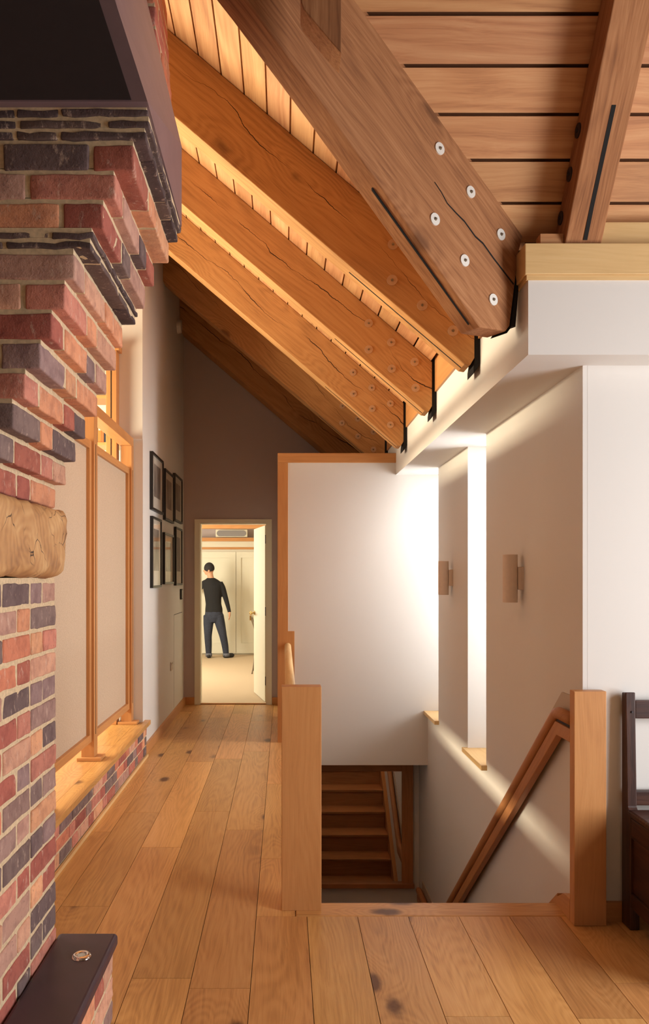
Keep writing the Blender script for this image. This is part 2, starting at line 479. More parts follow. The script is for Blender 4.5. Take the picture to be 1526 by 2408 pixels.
# oak lining: head, side, widened foot
bm = bmesh.new()
add_prism(bm, [(-.053, YS-.012, 0), (.094, YS-.012, 0), (.094, YS-.012, .973), (.0375, YS-.012, .973),
               (.0375, YS-.012, 2.444), (.0375, YS-.012, 2.445), (-.053, YS-.012, 2.445)], (0, .19, 0))
o = mk('trim_2', bm, M_oak, grain=(0, 0, 1)); bevel(o, .003); struct(o, 'oak lining up the corridor edge of the white stair wall', 'trim')
o = mk('trim_3', bx(-.053, XE, YS-.012, YS+.18, 2.446, 2.53), M_oak, grain=(1, 0, 0)); bevel(o, .003)
struct(o, 'oak capping along the top of the white stair wall', 'trim')
# stairwell right wall with two slot windows
w2a, w2b, w1a, w1b = 4.77, 5.246, 6.24, YS
zs0, zs1 = .245, ZS
bm = bmesh.new()
add_box(bm, XR, XR+.36, YW, w2a, -2.4, ZS)
add_box(bm, XR, XR+.36, w2b, w1a, -2.4, ZS)
add_box(bm, XR, XR+.36, w2a, w2b, -2.4, zs0)
add_box(bm, XR, XR+.36, w1a, w1b, -2.4, zs0)
add_box(bm, XR, XR+.36, w1b, YM+.1, -2.4, -.20)
add_box(bm, XR, XR+.36, YM+.1, YM+.4, -2.4, -.20)
struct(mk('wall_right', bm, M_white))
# living room wall to the right
wall('wall_right', XR+.361, 3.5, YW, YW+.16, 0, ZS)
struct(mk('wall_right', bx(XR+.02, XR+.361, YW-.0005, YW, 0, ZS), M_white))
# boxed beam: front piece + along the corridor, with soffit
bm = bmesh.new()
add_prism(bm, [(XE, YB, ZS), (3.5, YB, ZS), (3.5, YF, ZS), (XE, YF, ZS)], (0, 0, .31))
struct(mk('ceiling', bm, M_white), 'white boxed beam and soffit over the stairs', 'ceiling')
# lower well walls
wall('wall_stairwell', -.1, .05, 3.35, 5.9, -2.4, -.201)
wall('wall_stairwell', -1.3, -1.2, 5.75, YM+.1, -2.4, -.201)
wall('wall_stairwell', -1.2, -.1, 5.65, 5.75, -2.4, -.201)
wall('wall_stairwell', -1.3, XR, YM, YM+.1, -2.4, -.201)
wall('wall_stairwell', .05, XR, 3.2, 3.30, -2.4, -.201)
struct(mk('floor', bx(-1.4, XR+.4, 3.1, YM+.3, -2.5, -2.4), M_white))
# rear and right walls of the living room
wall('wall_rear', -3.5, 3.5, -3.1, -3.0, -.2, 6.6, mat=paint('rear_wall_paint', (128, 112, 100)))
wall('wall_right', 3.4, 3.55, -3.0, YW, -.2, 6.6)
# study/corridor cross wall (reveal that faces the camera)
bm = bmesh.new()
add_box(bm, -1.215, XL-.0005, 6.17, 6.20, 0, 2.555)
add_box(bm, -1.325, XL-.0005, 6.155, 6.20, 2.555, 4.7)
struct(mk('wall_return', bm, M_white))
wall('wall_light_block', -1.30, -1.215, 2.905, 3.752, .2805, 2.56)  # unseen wall added to keep study light off the stairwell wall
# bedroom shell
wall('wall_bedroom', -3.4, -3.3, YF+.13, 14.4, 0, 3.1, mat=M_cream)
wall('wall_bedroom', 1.6, 1.7, YF+.13, 14.4, 0, 3.1, mat=M_cream)
wall('wall_bedroom', -3.3, 1.6, 14.78, 14.9, 0, 3.1, mat=M_grey)
struct(mk('ceiling', bx(-3.4, 1.7, YF+.13, 14.9, 3.0, 3.1), M_cream))

# ------------------------------------------------------------------ roof boarding
def boards_left():
    bm = bmesh.new(); lay = bm.loops.layers.float_color.new('prnd')
    p = .1146; x = -.3118-p*27
    while x < .90:
        a, b = x+.004, x+p-.004
        ya, yb_ = max(-3, yv(a)), max(-3, yv(b))
        parts = [((ya, yb_), (3.89, 3.89), 3.690)]
        ys = [3.89]+sorted(random.uniform(4.3, 8.0) for _ in range(random.choice((0, 1))))+[YF+.05]
        parts += [((u+.001,)*2, (v, v), 3.642) for u, v in zip(ys, ys[1:])]
        for s0, e, c in parts:
            r = (random.random(), random.uniform(-1, 1), random.uniform(-1, 1), 1)
            fs = add_prism(bm, [(a, s0[0], zl(a, c)), (b, s0[1], zl(b, c)), (b, e[1], zl(b, c)), (a, e[0], zl(a, c))], (.012, 0, .0145))
            for f in fs:
                for lp in f.loops: lp[lay] = r
        x += p
    return bm
def boards_right():
    bm = bmesh.new(); lay = bm.loops.layers.float_color.new('prnd')
    p = .0916; y = 2.842+p*4
    while y > .45:
        a, b = y-p+.0035, y-.0035
        x0a, x0b = max(xv_(a), -3.4), max(xv_(b), -3.4)
        r = (random.random(), random.uniform(-1, 1), random.uniform(-1, 1), 1)
        fs = add_prism(bm, [(x0a, a, zr(a)), (3.45, a, zr(a)), (3.45, b, zr(b)), (x0b, b, zr(b))], (0, .012, .009))
        for f in fs:
            for lp in f.loops: lp[lay] = r
        y -= p
    return bm
Mb_left = M_board
o = mk('ceiling', boards_left(), M_board, grain=(0, 1, 0)); struct(o, 'yellow-brown ceiling boards running between the corridor rafters', 'ceiling')
o = mk('ceiling', boards_right(), M_board, grain=(1, 0, 0)); struct(o, 'wide brown ceiling boards over the living room side', 'ceiling')
# dark deck above the boards
bm = bmesh.new()
e = .05
add_prism(bm, [(-3.5, yv(-3.5), zl(-3.5)+e), (XE+.1, yv(XE+.1), zl(XE+.1)+e), (XE+.1, YF+.1, zl(XE+.1)+e), (-3.5, YF+.1, zl(-3.5)+e)], (0, 0, .06))
add_prism(bm, [(xv_(.4), .4, zr(.4)+e), (3.5, .4, zr(.4)+e), (3.5, YW+.05, zr(YW+.05)+e), (xv_(YW+.05), YW+.05, zr(YW+.05)+e)], (0, 0, .06))
struct(mk('ceiling', bm, plain('roof_deck', (110, 66, 36), .9)))
struct(mk('ceiling', bx(-3.5, 3.5, -3.1, .9, 6.55, 6.65), M_white))
struct(mk('ceiling', bx(-3.6, XL, 0, YF, 6.6, 6.7), M_white))

# ------------------------------------------------------------------ rafters
ang = math.atan(.854)
gdir = Vector((1, 0, -.854)).normalized()
CB = 3.262
XEND = .952
def washers(parent, pts, n, r, mat, boltmat=M_bolt):
    n = Vector(n).normalized()
    for p in pts:
        p = Vector(p)
        bm = bmesh.new(); add_cyl(bm, p-n*.001, p+n*.0045, r, r*.985, 32)
        w = mk('washer', bm, mat, parent, smooth=False)
        bm = bmesh.new(); add_cyl(bm, p+n*.0045, p+n*.0075, r*.30, r*.28, 6); add_cyl(bm, p+n*.0075, p+n*.012, r*.15, r*.12, 12)
        mk('bolt', bm, boltmat, w)

def rafter(Y, xleft, label, pix, wr=.0265, thick=.138, cb=CB, wmat=M_washb, plate=True):
    r = empty('roof_rafter', (XEND, Y, 2.53), label, 'rafter', None)
    CT = 3.689 if Y < 4 else 3.641
    zb = cb-.854*XEND
    pts = [(xleft, Y, CT-.854*xleft), (XEND, Y, CT-.854*XEND), (XEND, Y, zb+.075), (XEND-.022, Y, zb+.038),
           (XEND-.05, Y, cb-.854*(XEND-.05)), (xleft, Y, cb-.854*xleft)]
    bm = bmesh.new(); add_prism(bm, pts, (0, thick, 0))
    o = mk('beam', bm, M_beam, r, grain=gdir); bevel(o, .004)
    if plate:
        bm = bmesh.new()
        add_prism(bm, [(XEND+.001, Y+.004, 2.86), (XE-.001, Y+.004, 2.86), (XE-.001, Y+.004, zb+.045), (XEND-.004, Y+.004, zb-.004), (XEND-.004, Y+.004, zb+.03), (XEND+.001, Y+.004, zb+.06)], (0, thick-.01, 0))
        mk('steel_shoe', bm, M_black, r)
        # flitch slot on the underside near the foot
        bm = bmesh.new(); xa, xb = XEND-.62, XEND-.052
        add_prism(bm, [(xa, Y+thick*.5-.005, cb-.854*xa-.0015), (xb, Y+thick*.5-.005, cb-.854*xb-.0015), (xb, Y+thick*.5-.005, cb-.854*xb+.03), (xa, Y+thick*.5-.005, cb-.854*xa+.03)], (0, .010, 0))
        mk('flitch_slot', bm, M_black, r, grain=gdir)
    washers(r, [px(a, b, Y) for a, b in pix], (0, -1, 0), wr, wmat)
    return r

rafter(3.818, -2.4, 'nearest full corridor rafter, long wavy crack, its foot beside the valley beam', [(924,575),(995,637),(1065,778),(922,659),(993,718)], cb=3.280)
rafter(4.91, -2.4, 'second corridor rafter back from the valley beam, six bolts at its foot', [(867,760),(920,805),(975,851),(867,822),(921,867),(977,912)], cb=3.283)
rafter(6.077, -1.6, 'third corridor rafter back, just in front of the white stair wall', [(830,876),(874,912),(918,949),(831,926),(875,961),(918,999)])
rafter(7.2, XL, 'fourth corridor rafter, shadowed, its foot behind the oak-capped stair wall', [(805,955),(841,985),(878,1016),(804,995),(842,1026),(878,1057)])
rafter(8.36, XL, 'darkest rafter, farthest back against the end wall above the door', [], cb=3.20, plate=False, thick=.3)

# valley beam
VD = Vector((1.604, 1, 0)).normalized()
def vface(x, y):
    u = (x-VX)/F; Y = 4.123/(1.604-u); return px(x, y, Y)
vn = Vector((1, -1.604, 0)).normalized()        # faces camera / right
def vpt(Y, z): return Vector((1.005+1.604*(Y-3.197), Y, z))
up_end = vface(1226, 548)
pl = [vpt(1.5, zr(1.5)+.03), vpt(2.4, zr(2.4)+.03), vpt(3.195, zr(3.195)+.02), vface(1221, 590), vface(1199, 766), vface(1190, 779), vface(1128, 769), vface(763, 250), vface(580, 0)]
Yn = pl[-1].y
pl.append(vpt(1.5, pl[-1].z+(Yn-1.5)*1.40))
vb = empty('valley_beam', vface(1128, 769), 'massive diagonal oak valley beam with six pale round bolt plates', 'beam')
vdir = Vector((1.604, 1, -1.37)).normalized()
bm = bmesh.new(); add_prism(bm, pl, -vn*.105)
o = mk('beam', bm, M_valley, vb, grain=vdir); bevel(o, .006, 3)
washers(vb, [vface(*p) for p in ((1033,350),(1106,452),(1177,552),(1022,516),(1092,613),(1159,705))], vn, .0235, M_alu)
# slot under the valley beam and the long check in its face
bm = bmesh.new()
a, b = vface(1118, 758), vface(890, 437)
for q0, q1 in ((a, b),):
    w0 = -vn*.035
    add_prism(bm, [q0+w0+Vector((0, 0, .0005)), q1+w0+Vector((0, 0, .0005)), q1+w0+Vector((0, 0, .05)), q0+w0+Vector((0, 0, .05))], -vn*.006)
mk('flitch_slot', bm, M_black, vb, grain=vdir)
bm = bmesh.new()
chk = [(1022, 428), (1038, 452), (1052, 478), (1072, 500), (1092, 520), (1118, 556), (1136, 572), (1160, 606), (1180, 632), (1208, 668)]
top = [vface(x, y-1.2*min(1, .3+i*.15))+vn*.0012 for i, (x, y) in enumerate(chk)]
bot = [vface(x-1, y+2.2*min(1, .3+i*.15))+vn*.0012 for i, (x, y) in enumerate(chk)]
add_prism(bm, top+bot[::-1], -vn*.01)
mk('timber_check', bm, M_black, vb)
# steel shoe of the valley beam
bm = bmesh.new()
q = [vface(1222, 588), vface(1201, 766), vface(1192, 781)]
add_prism(bm, [q[0]+VD*.002, q[1]+VD*.002, q[2]+VD*.0+Vector((0, 0, -.004)), q[2]+VD*.03+Vector((0, 0, .03)), q[1]+VD*.028, q[0]+VD*.012], -vn*.09)
mk('steel_shoe', bm, M_black, vb)
# hanging strut against the valley beam
sd = 2.38
bm = bmesh.new()
P_ = [px(708, -260, sd), px(708, 5, sd), px(714, 22, sd), px(778, 98, sd), px(803, 126, sd), px(803, -260, sd)]
add_prism(bm, P_, (0, .10, 0))
o = mk('hanging_strut', bm, M_valley, grain=(0, 0, 1)); bevel(o, .003)
tag(o, 'vertical oak strut with slanted foot, hanging against the valley beam at the top', 'strut')

# rafter of the right-hand slope
rr = empty('roof_rafter', (1.2, 3.07, 2.79), 'right-hand rafter with a slot in its underside, standing on the pale oak plate', 'rafter')
x0, x1 = 1.130, 1.277
def rpt(y, z, x=x0): return (x, y, z)
yb0 = 3.055
zbot = lambda y: zr(y)-.228
bm = bmesh.new()
add_prism(bm, [rpt(.6, zr(.6)), rpt(3.19, zr(3.19)), rpt(3.19, 2.782), rpt(3.085, 2.782), rpt(3.068, 2.80), rpt(2.995, zbot(2.995)), rpt(.6, zbot(.6))], (x1-x0, 0, 0))
rdir = Vector((0, 1, -1.37)).normalized()
o = mk('beam', bm, M_valley, rr, grain=rdir); bevel(o, .004)
bm = bmesh.new(); ya, yb2 = 2.80, 2.994
add_prism(bm, [(1.200, ya, zbot(ya)-.002), (1.200, yb2, zbot(yb2)-.002), (1.200, 3.066, 2.798), (1.200, 3.08, 2.81), (1.200, yb2, zbot(yb2)+.08), (1.200, ya, zbot(ya)+.03)], (.016, 0, 0))
mk('flitch_slot', bm, M_black, rr, grain=rdir)
ws = []
for a, b in ((1360, 307), (1340, 410), (1319, 513)):
    Y = x0*F/(a-VX); ws.append(px(a, b, Y))
washers(rr, ws, (-1, 0, 0), .027, M_steel, M_steel)

# oak wall plate: front piece, moulding, return along the corridor between rafters
bm = bmesh.new()
add_prism(bm, [(XE-.018, YB-.018, 2.658), (3.45, YB-.018, 2.658), (3.45, YW+.1, 2.658), (XE-.018, YW+.1, 2.658)], (0, 0, .124))
o = mk('wall_plate', bm, M_oakp, grain=(1, 0, 0)); bevel(o, .003)
tag(o, 'pale oak plate capping the white boxed beam under the right rafter', 'wall plate')
bm = bmesh.new()
add_prism(bm, [(XE-.009, YB-.009, 2.640), (3.45, YB-.009, 2.640), (3.45, YW+.1, 2.640), (XE-.009, YW+.1, 2.640)], (0, 0, .0175))
o = mk('plate_moulding', bm, M_oakp, parent=o, grain=(1, 0, 0))
for i, (ya, yb2) in enumerate(((YW+.11, 3.812), (3.97, 4.904), (5.062, 6.07), (6.23, 7.19), (7.35, 8.35))):
    o = mk('plate_blocking', bx(XE-.014, XE+.05, ya, yb2, 2.635, 2.86), M_oak, grain=(0, 1, 0))
    nm = ['beside the valley beam and the nearest rafter', 'between the nearest and second rafters', 'between the second and third rafters', 'between the third and fourth rafters', 'between the fourth and darkest rafters'][i]
    tag(o, 'oak blocking along the eaves '+nm, 'blocking', None)
o = mk('trim_4', bx(1.035, 1.128, 3.085, 3.14, 2.783, 2.832), M_board, grain=(1, 0, 0)); struct(o)
o = mk('trim_5', bx(1.279, 3.4, 3.10, 3.18, 2.783, 2.885), M_oakp, grain=(1, 0, 0)); struct(o)

# ------------------------------------------------------------------ baseboards
struct(mk('baseboard_left', bx(XL+.0005, -1.113, 6.185, YF, .0, .082), M_oak, grain=(0, 1, 0)))
struct(mk('baseboard_end', bx(XL+.023, -1.012, YF-.02, YF, .0, .082), M_oak, grain=(1, 0, 0)))
struct(mk('baseboard_end', bx(-.132, -.045, YF-.02, YF, .0, .082), M_oak, grain=(1, 0, 0)))
struct(mk('baseboard_right', bx(1.341, 3.4, YW-.018, YW-.0006, .0, .082), M_oak, grain=(1, 0, 0)))

# ------------------------------------------------------------------ newels and handrails
def newel(x0, x1, y0, y1, z, label):
    o = mk('newel_post', bx(x0, x1, y0, y1, 0, z), M_oak, grain=(0, 0, 1)); bevel(o, .0025)
    tag(o, label, 'newel post'); return o
newel(-.009, .164, 3.32, 3.396, .972, 'left flat oak newel post at the corner of corridor and stairwell')
newel(1.205, 1.339, 3.175, 3.226, .974, 'right flat oak newel post at the head of the stairs by the white wall')

h = empty('handrail', (.034, 6.6, .87), 'straight round oak handrail between the left newel and the stair wall', 'handrail')
bm = bmesh.new(); add_tube(bm, [(.036, 3.397, .845), (.036, 6.66, .845), (.036, 6.687, .845)], .028, 24, [.028, .028, .026])
mk('rail', bm, M_oakp, h, grain=(0, 1, 0), smooth=True)

SL = .8125
h = empty('handrail', (1.222, 3.42, .845), 'sloping round oak handrail down the right stairwell wall', 'handrail')
path = [(1.222, 3.227, .845), (1.222, 3.395, .845), (1.222, 3.42, .838), (1.222, 3.445, .820), (1.222, 6.12, .820-SL*(6.12-3.445)), (1.222, 6.16, -1.381), (1.222, 6.22, -1.39), (1.222, 6.93, -1.39), (1.222, 6.955, -1.39)]
bm = bmesh.new(); add_tube(bm, path, .027, 24, [.027]*8+[.018])
mk('rail', bm, M_stair, h, grain=(0, 1, -SL), smooth=True)
def rail_band(d0, d1):
    """polygon following the rail, offset perpendicular by d0 (top) and d1 (bottom)"""
    c = math.cos(math.atan(SL)); s = math.sin(math.atan(SL)); t = math.tan(math.atan(SL)/2)
    out = []
    for d in (d0, d1):
        out.append([(3.227, .845+d), (3.42+d*t, .845+d), (6.16+d*t, -1.39+d), (6.93, -1.39+d)])
    return out[0], out[1]
a, b = rail_band(-.038, -.095)
bm = bmesh.new(); add_prism(bm, [(1.206, y, z) for y, z in a]+[(1.206, y, z) for y, z in b[::-1]], (.034, 0, 0))
o = mk('lower_rail', bm, M_stair, h, grain=(0, 1, -SL)); bevel(o, .003)
a, b = rail_band(-.02, -.05)
bm = bmesh.new(); add_prism(bm, [(1.216, y, z) for y, z in a]+[(1.216, y, z) for y, z in b[::-1]], (.012, 0, 0))
mk('spine', bm, M_steel, h)
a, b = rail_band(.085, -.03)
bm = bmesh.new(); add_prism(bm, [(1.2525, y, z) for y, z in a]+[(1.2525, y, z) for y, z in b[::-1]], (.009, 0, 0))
mk('wall_strip', bm, plain('grey_beige_strip', (186, 168, 150), .6), h)  # thin grey-beige strip on the wall, following the rail
for y in (3.9, 5.0, 6.0):
    zc = .820-SL*(y-3.445)
    bm = bmesh.new(); add_cyl(bm, (1.226, y, zc-.03), (1.2525, y, zc-.03), .008, seg=12); mk('bracket', bm, M_steel, h)

# stair flight
st = empty('staircase', (.65, 3.4, -.2), 'oak staircase dropping from the nosing board to the landing below', 'staircase')
for n in range(1, 11):
    y = 3.4+.24*n; z = -.195*n
    o = mk('tread', bx(.051, 1.218, y-.24-.018, y+.012, z-.03, z), M_stair, st, grain=(1, 0, 0)); bevel(o, .005)
for n in range(0, 11):
    y = 3.4+.24*n; z = -.195*n
    mk('riser', bx(.051, 1.218, y-.022, y-.004, z-.195, z-.031), M_stair, st, grain=(1, 0, 0))
for xa in (1.219,):
    bm = bmesh.new()
    add_prism(bm, [(xa, 3.41, .04), (xa, 5.98, .04-SL*2.57), (xa, 6.0, PL+.001), (xa, 5.7, PL+.001), (xa, 3.41, -.30)], (.042, 0, 0))
    mk('string', bm, M_oak, st, grain=(0, 1, -SL))
# skirting piece behind right newel: triangular end of the stair string
bm = bmesh.new()
add_prism(bm, [(1.205, 3.227, .001), (1.205, 3.44, .001), (1.205, 3.30, .085), (1.205, 3.27, .09), (1.205, 3.227, .09)], (.056, 0, 0))
o = mk('trim_6', bm, M_oak, grain=(0, 1, 0)); struct(o)

# ------------------------------------------------------------------ slot windows
def slot_window(n, y0, y1, label):
    w = empty('window_%d' % n, (XR+.3, (y0+y1)/2, .25)); struct(w, label, 'window')
    bm = bmesh.new(); xa, xb = XR+.27, XR+.33; f = .03
    add_box(bm, xa, xb, y0, y0+f, zs0+.03, zs1); add_box(bm, xa, xb, y1-f, y1, zs0+.03, zs1)
    add_box(bm, xa, xb, y0+f, y1-f, zs0+.03, zs0+.03+f); add_box(bm, xa, xb, y0+f, y1-f, zs1-f, zs1)
    mk('window_frame', bm, M_cream, w)
    mk('pane', bx(xa+.025, xa+.031, y0+f, y1-f, zs0+.06, zs1-f), M_glass, w)
    o = mk('window_sill', bx(1.225, XR+.27, y0-.022, y1+.022 if n == 2 else y1-.001, zs0+.001, zs0+.032), M_oakp, w, grain=(0, 1, 0)); bevel(o, .003)
slot_window(1, w1a, w1b-.0005, 'far tall slot window beside the white stair wall')
slot_window(2, w2a, w2b, 'near tall slot window between the two wall lamps')

# ------------------------------------------------------------------ wall lamps
def wall_lamp(y, label):
    l = empty('wall_lamp', (XR, y, 1.44), label, 'wall lamp')
    bm = bmesh.new(); add_cyl(bm, (1.198, y, 1.314), (1.198, y, 1.566), .0385, seg=48, cap=False)
    add_cyl(bm, (1.198, y, 1.566), (1.198, y, 1.314), .0355, seg=48, cap=False)
    for z, s in ((1.314, 1), (1.566, -1)):
        vs = []
        for rr_ in (.0385, .0355):
            vs.append([bm.verts.new((1.198+math.cos(t)*rr_, y+math.sin(t)*rr_, z)) for t in [2*math.pi*i/48 for i in range(48)]])
        for i in range(48): bm.faces.new((vs[0][i], vs[0][(i+1) % 48], vs[1][(i+1) % 48], vs[1][i]))
    bmesh.ops.remove_doubles(bm, verts=bm.verts, dist=.0004)
    mk('shade', bm, M_plaster, l)
    mk('bracket', bx(1.232, 1.25, y-.03, y+.03, 1.382, 1.50), M_plaster, l)
    o = mk('back_plate', bx(1.25, 1.2615, y-.032, y+.032, 1.380, 1.502), M_plaster, l)
    bm = bmesh.new(); add_cyl(bm, (1.198, y, 1.425), (1.198, y, 1.455), .034, seg=24); mk('lamp_holder', bm, M_plastic, l)
wall_lamp(4.05, 'nearer beige up-down cylinder wall lamp on the pier by the handrail')
wall_lamp(5.74, 'farther beige up-down cylinder wall lamp between the slot windows')

# ------------------------------------------------------------------ mirror on the landing
mr_ = empty('mirror', (.62, YM, -1.44), 'large oak-framed mirror on the landing reflecting the stairs', 'mirror')
yy = YM-.03
def fr(*a, g=(1, 0, 0)):
    o = mk('frame_rail', bx(*a), M_stair, mr_, grain=g); bevel(o, .003)
fr(1.10, 1.204, yy, YM-.001, -1.40, -.204, g=(0, 0, 1))
fr(.06, .16, yy, YM-.001, -1.40, -.204, g=(0, 0, 1))
fr(.16, 1.10, yy, YM-.001, -.36, -.204)
fr(.06, 1.21, yy-.02, YM-.001, -1.44, -1.40)
mk('mirror_glass', bx(.16, 1.10, YM-.012, YM-.002, -1.40, -.36), M_mirror, mr_)

# ------------------------------------------------------------------ bricks
BR = [(218, 150, 112), (204, 126, 96), (174, 100, 82), (208, 156, 128), (156, 124, 114), (126, 104, 98), (110, 90, 88), (190, 146, 128), (220, 160, 120), (146, 118, 114), (200, 130, 110), (168, 94, 80)]
DK = [(88, 70, 68), (102, 82, 76), (76, 60, 60)]
def rough_box(bm, lay, x0, x1, y0, y1, z0, z1, col, r=.006, amp=.0022, step=.03, rag=0):
    seed = random.random()*100
    c = Vector(((x0+x1)/2, (y0+y1)/2, (z0+z1)/2)); h = Vector(((x1-x0)/2, (y1-y0)/2, (z1-z0)/2))
    r = min(r, h.z*.45)
    def ax(hh):
        n = max(1, int(round(2*(hh-r)/step)))
        return [-hh, -hh+r*.5]+[-hh+r+2*(hh-r)*i/n for i in range(n+1)]+[hh-r*.5, hh]
    A = [ax(v) for v in h]; N = [len(a) for a in A]; V = {}
    def vert(i, j, k):
        if (i, j, k) not in V:
            p = Vector((A[0][i], A[1][j], A[2][k]))
            q = Vector([max(-h[t]+r, min(h[t]-r, p[t])) for t in range(3)])
            d = p-q
            if d.length > 1e-6: p = q+d.normalized()*r
            w = p+c
            nn = mnoise.noise_vector(w*38+Vector((seed, 0, 0)))*amp + mnoise.noise_vector(w*11+Vector((seed, 3, 0)))*amp*1.2
            if rag: nn += mnoise.noise_vector(w*24+Vector((0, seed, 0)))*rag
            V[i, j, k] = bm.verts.new(w+nn)
        return V[i, j, k]
    def quad(a, b, c_, d):
        f = bm.faces.new((vert(*a), vert(*b), vert(*c_), vert(*d))); f.smooth = True
        for lp in f.loops: lp[lay] = col
    X, Y, Z = N[0]-1, N[1]-1, N[2]-1
    for i in range(X):
        for j in range(Y):
            quad((i, j, 0), (i, j+1, 0), (i+1, j+1, 0), (i+1, j, 0)); quad((i, j, Z), (i+1, j, Z), (i+1, j+1, Z), (i, j+1, Z))
        for k in range(Z):
            quad((i, 0, k), (i+1, 0, k), (i+1, 0, k+1), (i, 0, k+1)); quad((i, Y, k), (i, Y, k+1), (i+1, Y, k+1), (i+1, Y, k))
    for j in range(Y):
        for k in range(Z):
            quad((0, j, k), (0, j, k+1), (0, j+1, k+1), (0, j+1, k)); quad((X, j, k), (X, j+1, k), (X, j+1, k+1), (X, j, k+1))

def bcol(pal=BR):
    c = lin(random.choice(pal)); k = random.uniform(.85, 1.1)
    return (c[0]*k, c[1]*k, c[2]*k, 1)

def course(bm, lay, x0, x1, y0, y1, zb, par, pal=BR, h=.064, mort=.0035, j=.011, rag=0, back=False):
    """one course: bricks along the front (y0) and along the right side (x1), mortar core"""
    fs = add_box(bm, x0, x1-mort, y0+mort, y1-mort, zb+.004, zb+h+j+.004, 1)
    HD, ST = .1025, .215
    # side
    y = y0; k = 0
    first = ST if par else HD
    L = first
    seq = []
    while y < y1-.02:
        e = min(y+L, y1)
        if y1-e < .05: e = y1
        seq.append((y, e)); y = e+j
        L = HD if L == ST else ST
    for i, (a, b) in enumerate(seq):
        dpt = HD if i or par else ST
        xa = x1-dpt
        dx = random.uniform(-.002, .002)
        rough_box(bm, lay, max(x0, xa), x1+dx, a, b, zb+random.uniform(-.001, .001), zb+h, bcol(pal), rag=rag)
    # front
    x = x1-(HD if par else ST)-j; L = ST if par else HD
    while x > x0+.03:
        e = max(x-L, x0)
        rough_box(bm, lay, e, x, y0+random.uniform(-.002, .002), y0+HD, zb, zb+h, bcol(pal), rag=rag)
        x = e-j; L = HD if L == ST else ST

def brick_obj(name, parent, courses, label=None):
    bm = bmesh.new(); lay = bm.loops.layers.float_color.new('bcol')
    for c in courses: course(bm, lay, **c)
    bmesh.ops.recalc_face_normals(bm, faces=bm.faces)
    return mk(name, bm, [M_brick, M_mortar], parent)

fp = empty('brick_fireplace', (-1.0, 2.2, 0), 'stepped brick fireplace with corbelled courses beneath a dark hood', 'fireplace')
YP0, YP1 = 1.92, 2.5
brick_obj('pier', fp, [dict(x0=-1.35, x1=-.744, y0=YP0, y1=YP1, zb=1.3675-.075*k, par=k % 2) for k in range(18)])
cs = [dict(x0=-1.35, x1=-.744, y0=YP0, y1=YP1, zb=1.672, par=1)]
XS = [-.712, -.679, -.646, -.607, -.579, -.547, -.525]
z = 1.7475
for i, xx in enumerate(XS):
    cs.append(dict(x0=-1.35, x1=xx, y0=YP0, y1=YP1, zb=z, par=i % 2)); z += .0748
# tile creasing (two thin ragged layers)
for t in range(2):
    cs.append(dict(x0=-1.35, x1=-.482+.004*t, y0=YP0-.004, y1=YP1+.002, zb=z+.001, par=t, pal=DK, h=.016, j=.008, rag=.004)); z += .0245
z += .003
for i, xx in enumerate((-.450, -.4236, -.375)):
    cs.append(dict(x0=-1.35, x1=xx, y0=YP0, y1=YP1, zb=z, par=(i+1) % 2)); z += .0735
for t in range(3):
    cs.append(dict(x0=-1.35, x1=(-.345, -.335, -.34)[t], y0=YP0-.006, y1=YP1+.003, zb=z+.001, par=t % 2, pal=DK, h=.019, j=.008, rag=.005)); z += .0275
brick_obj('corbelled_courses', fp, cs)
ZH = z
brick_obj('hearth_base', fp, [dict(x0=-1.1, x1=-.557, y0=1.25, y1=2.5, zb=.006+.0755*k, par=k % 2) for k in range(3)])
brick_obj('chimney_stack', fp, [dict(x0=-1.35, x1=-.412-.0035*k, y0=2.56, y1=2.9, zb=2.92+.075*k, par=k % 2, pal=[(206, 128, 96), (190, 112, 96), (198, 138, 108)]) for k in range(9)])
# steel hood
bm = bmesh.new()
ya, yb_ = 1.895, 2.53
fpf = [(-.337, ZH), (-.412, 2.859), (-.74, 3.95)]
rpf = [(-.337, ZH-.02), (-.337, 2.872), (-.447, 3.333), (-.62, 4.06)]
A = [bm.verts.new((x, ya, z_)) for x, z_ in fpf]; B = [bm.verts.new((x, yb_, z_)) for x, z_ in rpf]
bm.faces.new((A[0], B[0], B[1], A[1])); bm.faces.new((A[1], B[1], B[2])); bm.faces.new((A[1], B[2], B[3], A[2]))
lA = [bm.verts.new((-1.9, ya, ZH)), bm.verts.new((-1.9, ya, 3.95))]
lB = [bm.verts.new((-1.9, yb_, ZH-.02)), bm.verts.new((-1.9, yb_, 4.06))]
bm.faces.new((A[0], A[1], A[2], lA[1], lA[0])); bm.faces.new((B[0], lB[0], lB[1], B[3], B[2], B[1]))
bm.faces.new((A[2], B[3], lB[1], lA[1])); bm.faces.new((A[0], lA[0], lB[0], B[0])); bm.faces.new((lA[0], lA[1], lB[1], lB[0]))
bmesh.ops.recalc_face_normals(bm, faces=bm.faces)
hood = mk('chimney_hood', bm, M_hood); tag(hood, 'dark purple-brown steel chimney hood above the brick corbels', 'hood')
bm = bmesh.new()
def hx(z_, off): return -.337-off-(z_-ZH)*.30
add_prism(bm, [(-1.88, ya-.004, ZH+.004), (hx(ZH, .04), ya-.004, ZH+.004), (hx(3.9, .07), ya-.004, 3.9), (-1.88, ya-.004, 3.9)], (0, .004, 0))
o = mk('front_panel', bm, plain('shaded_hood_steel', (52, 42, 44), .6, .2, .05), hood)  # front panel in darkened hood steel, its shade put into the colour
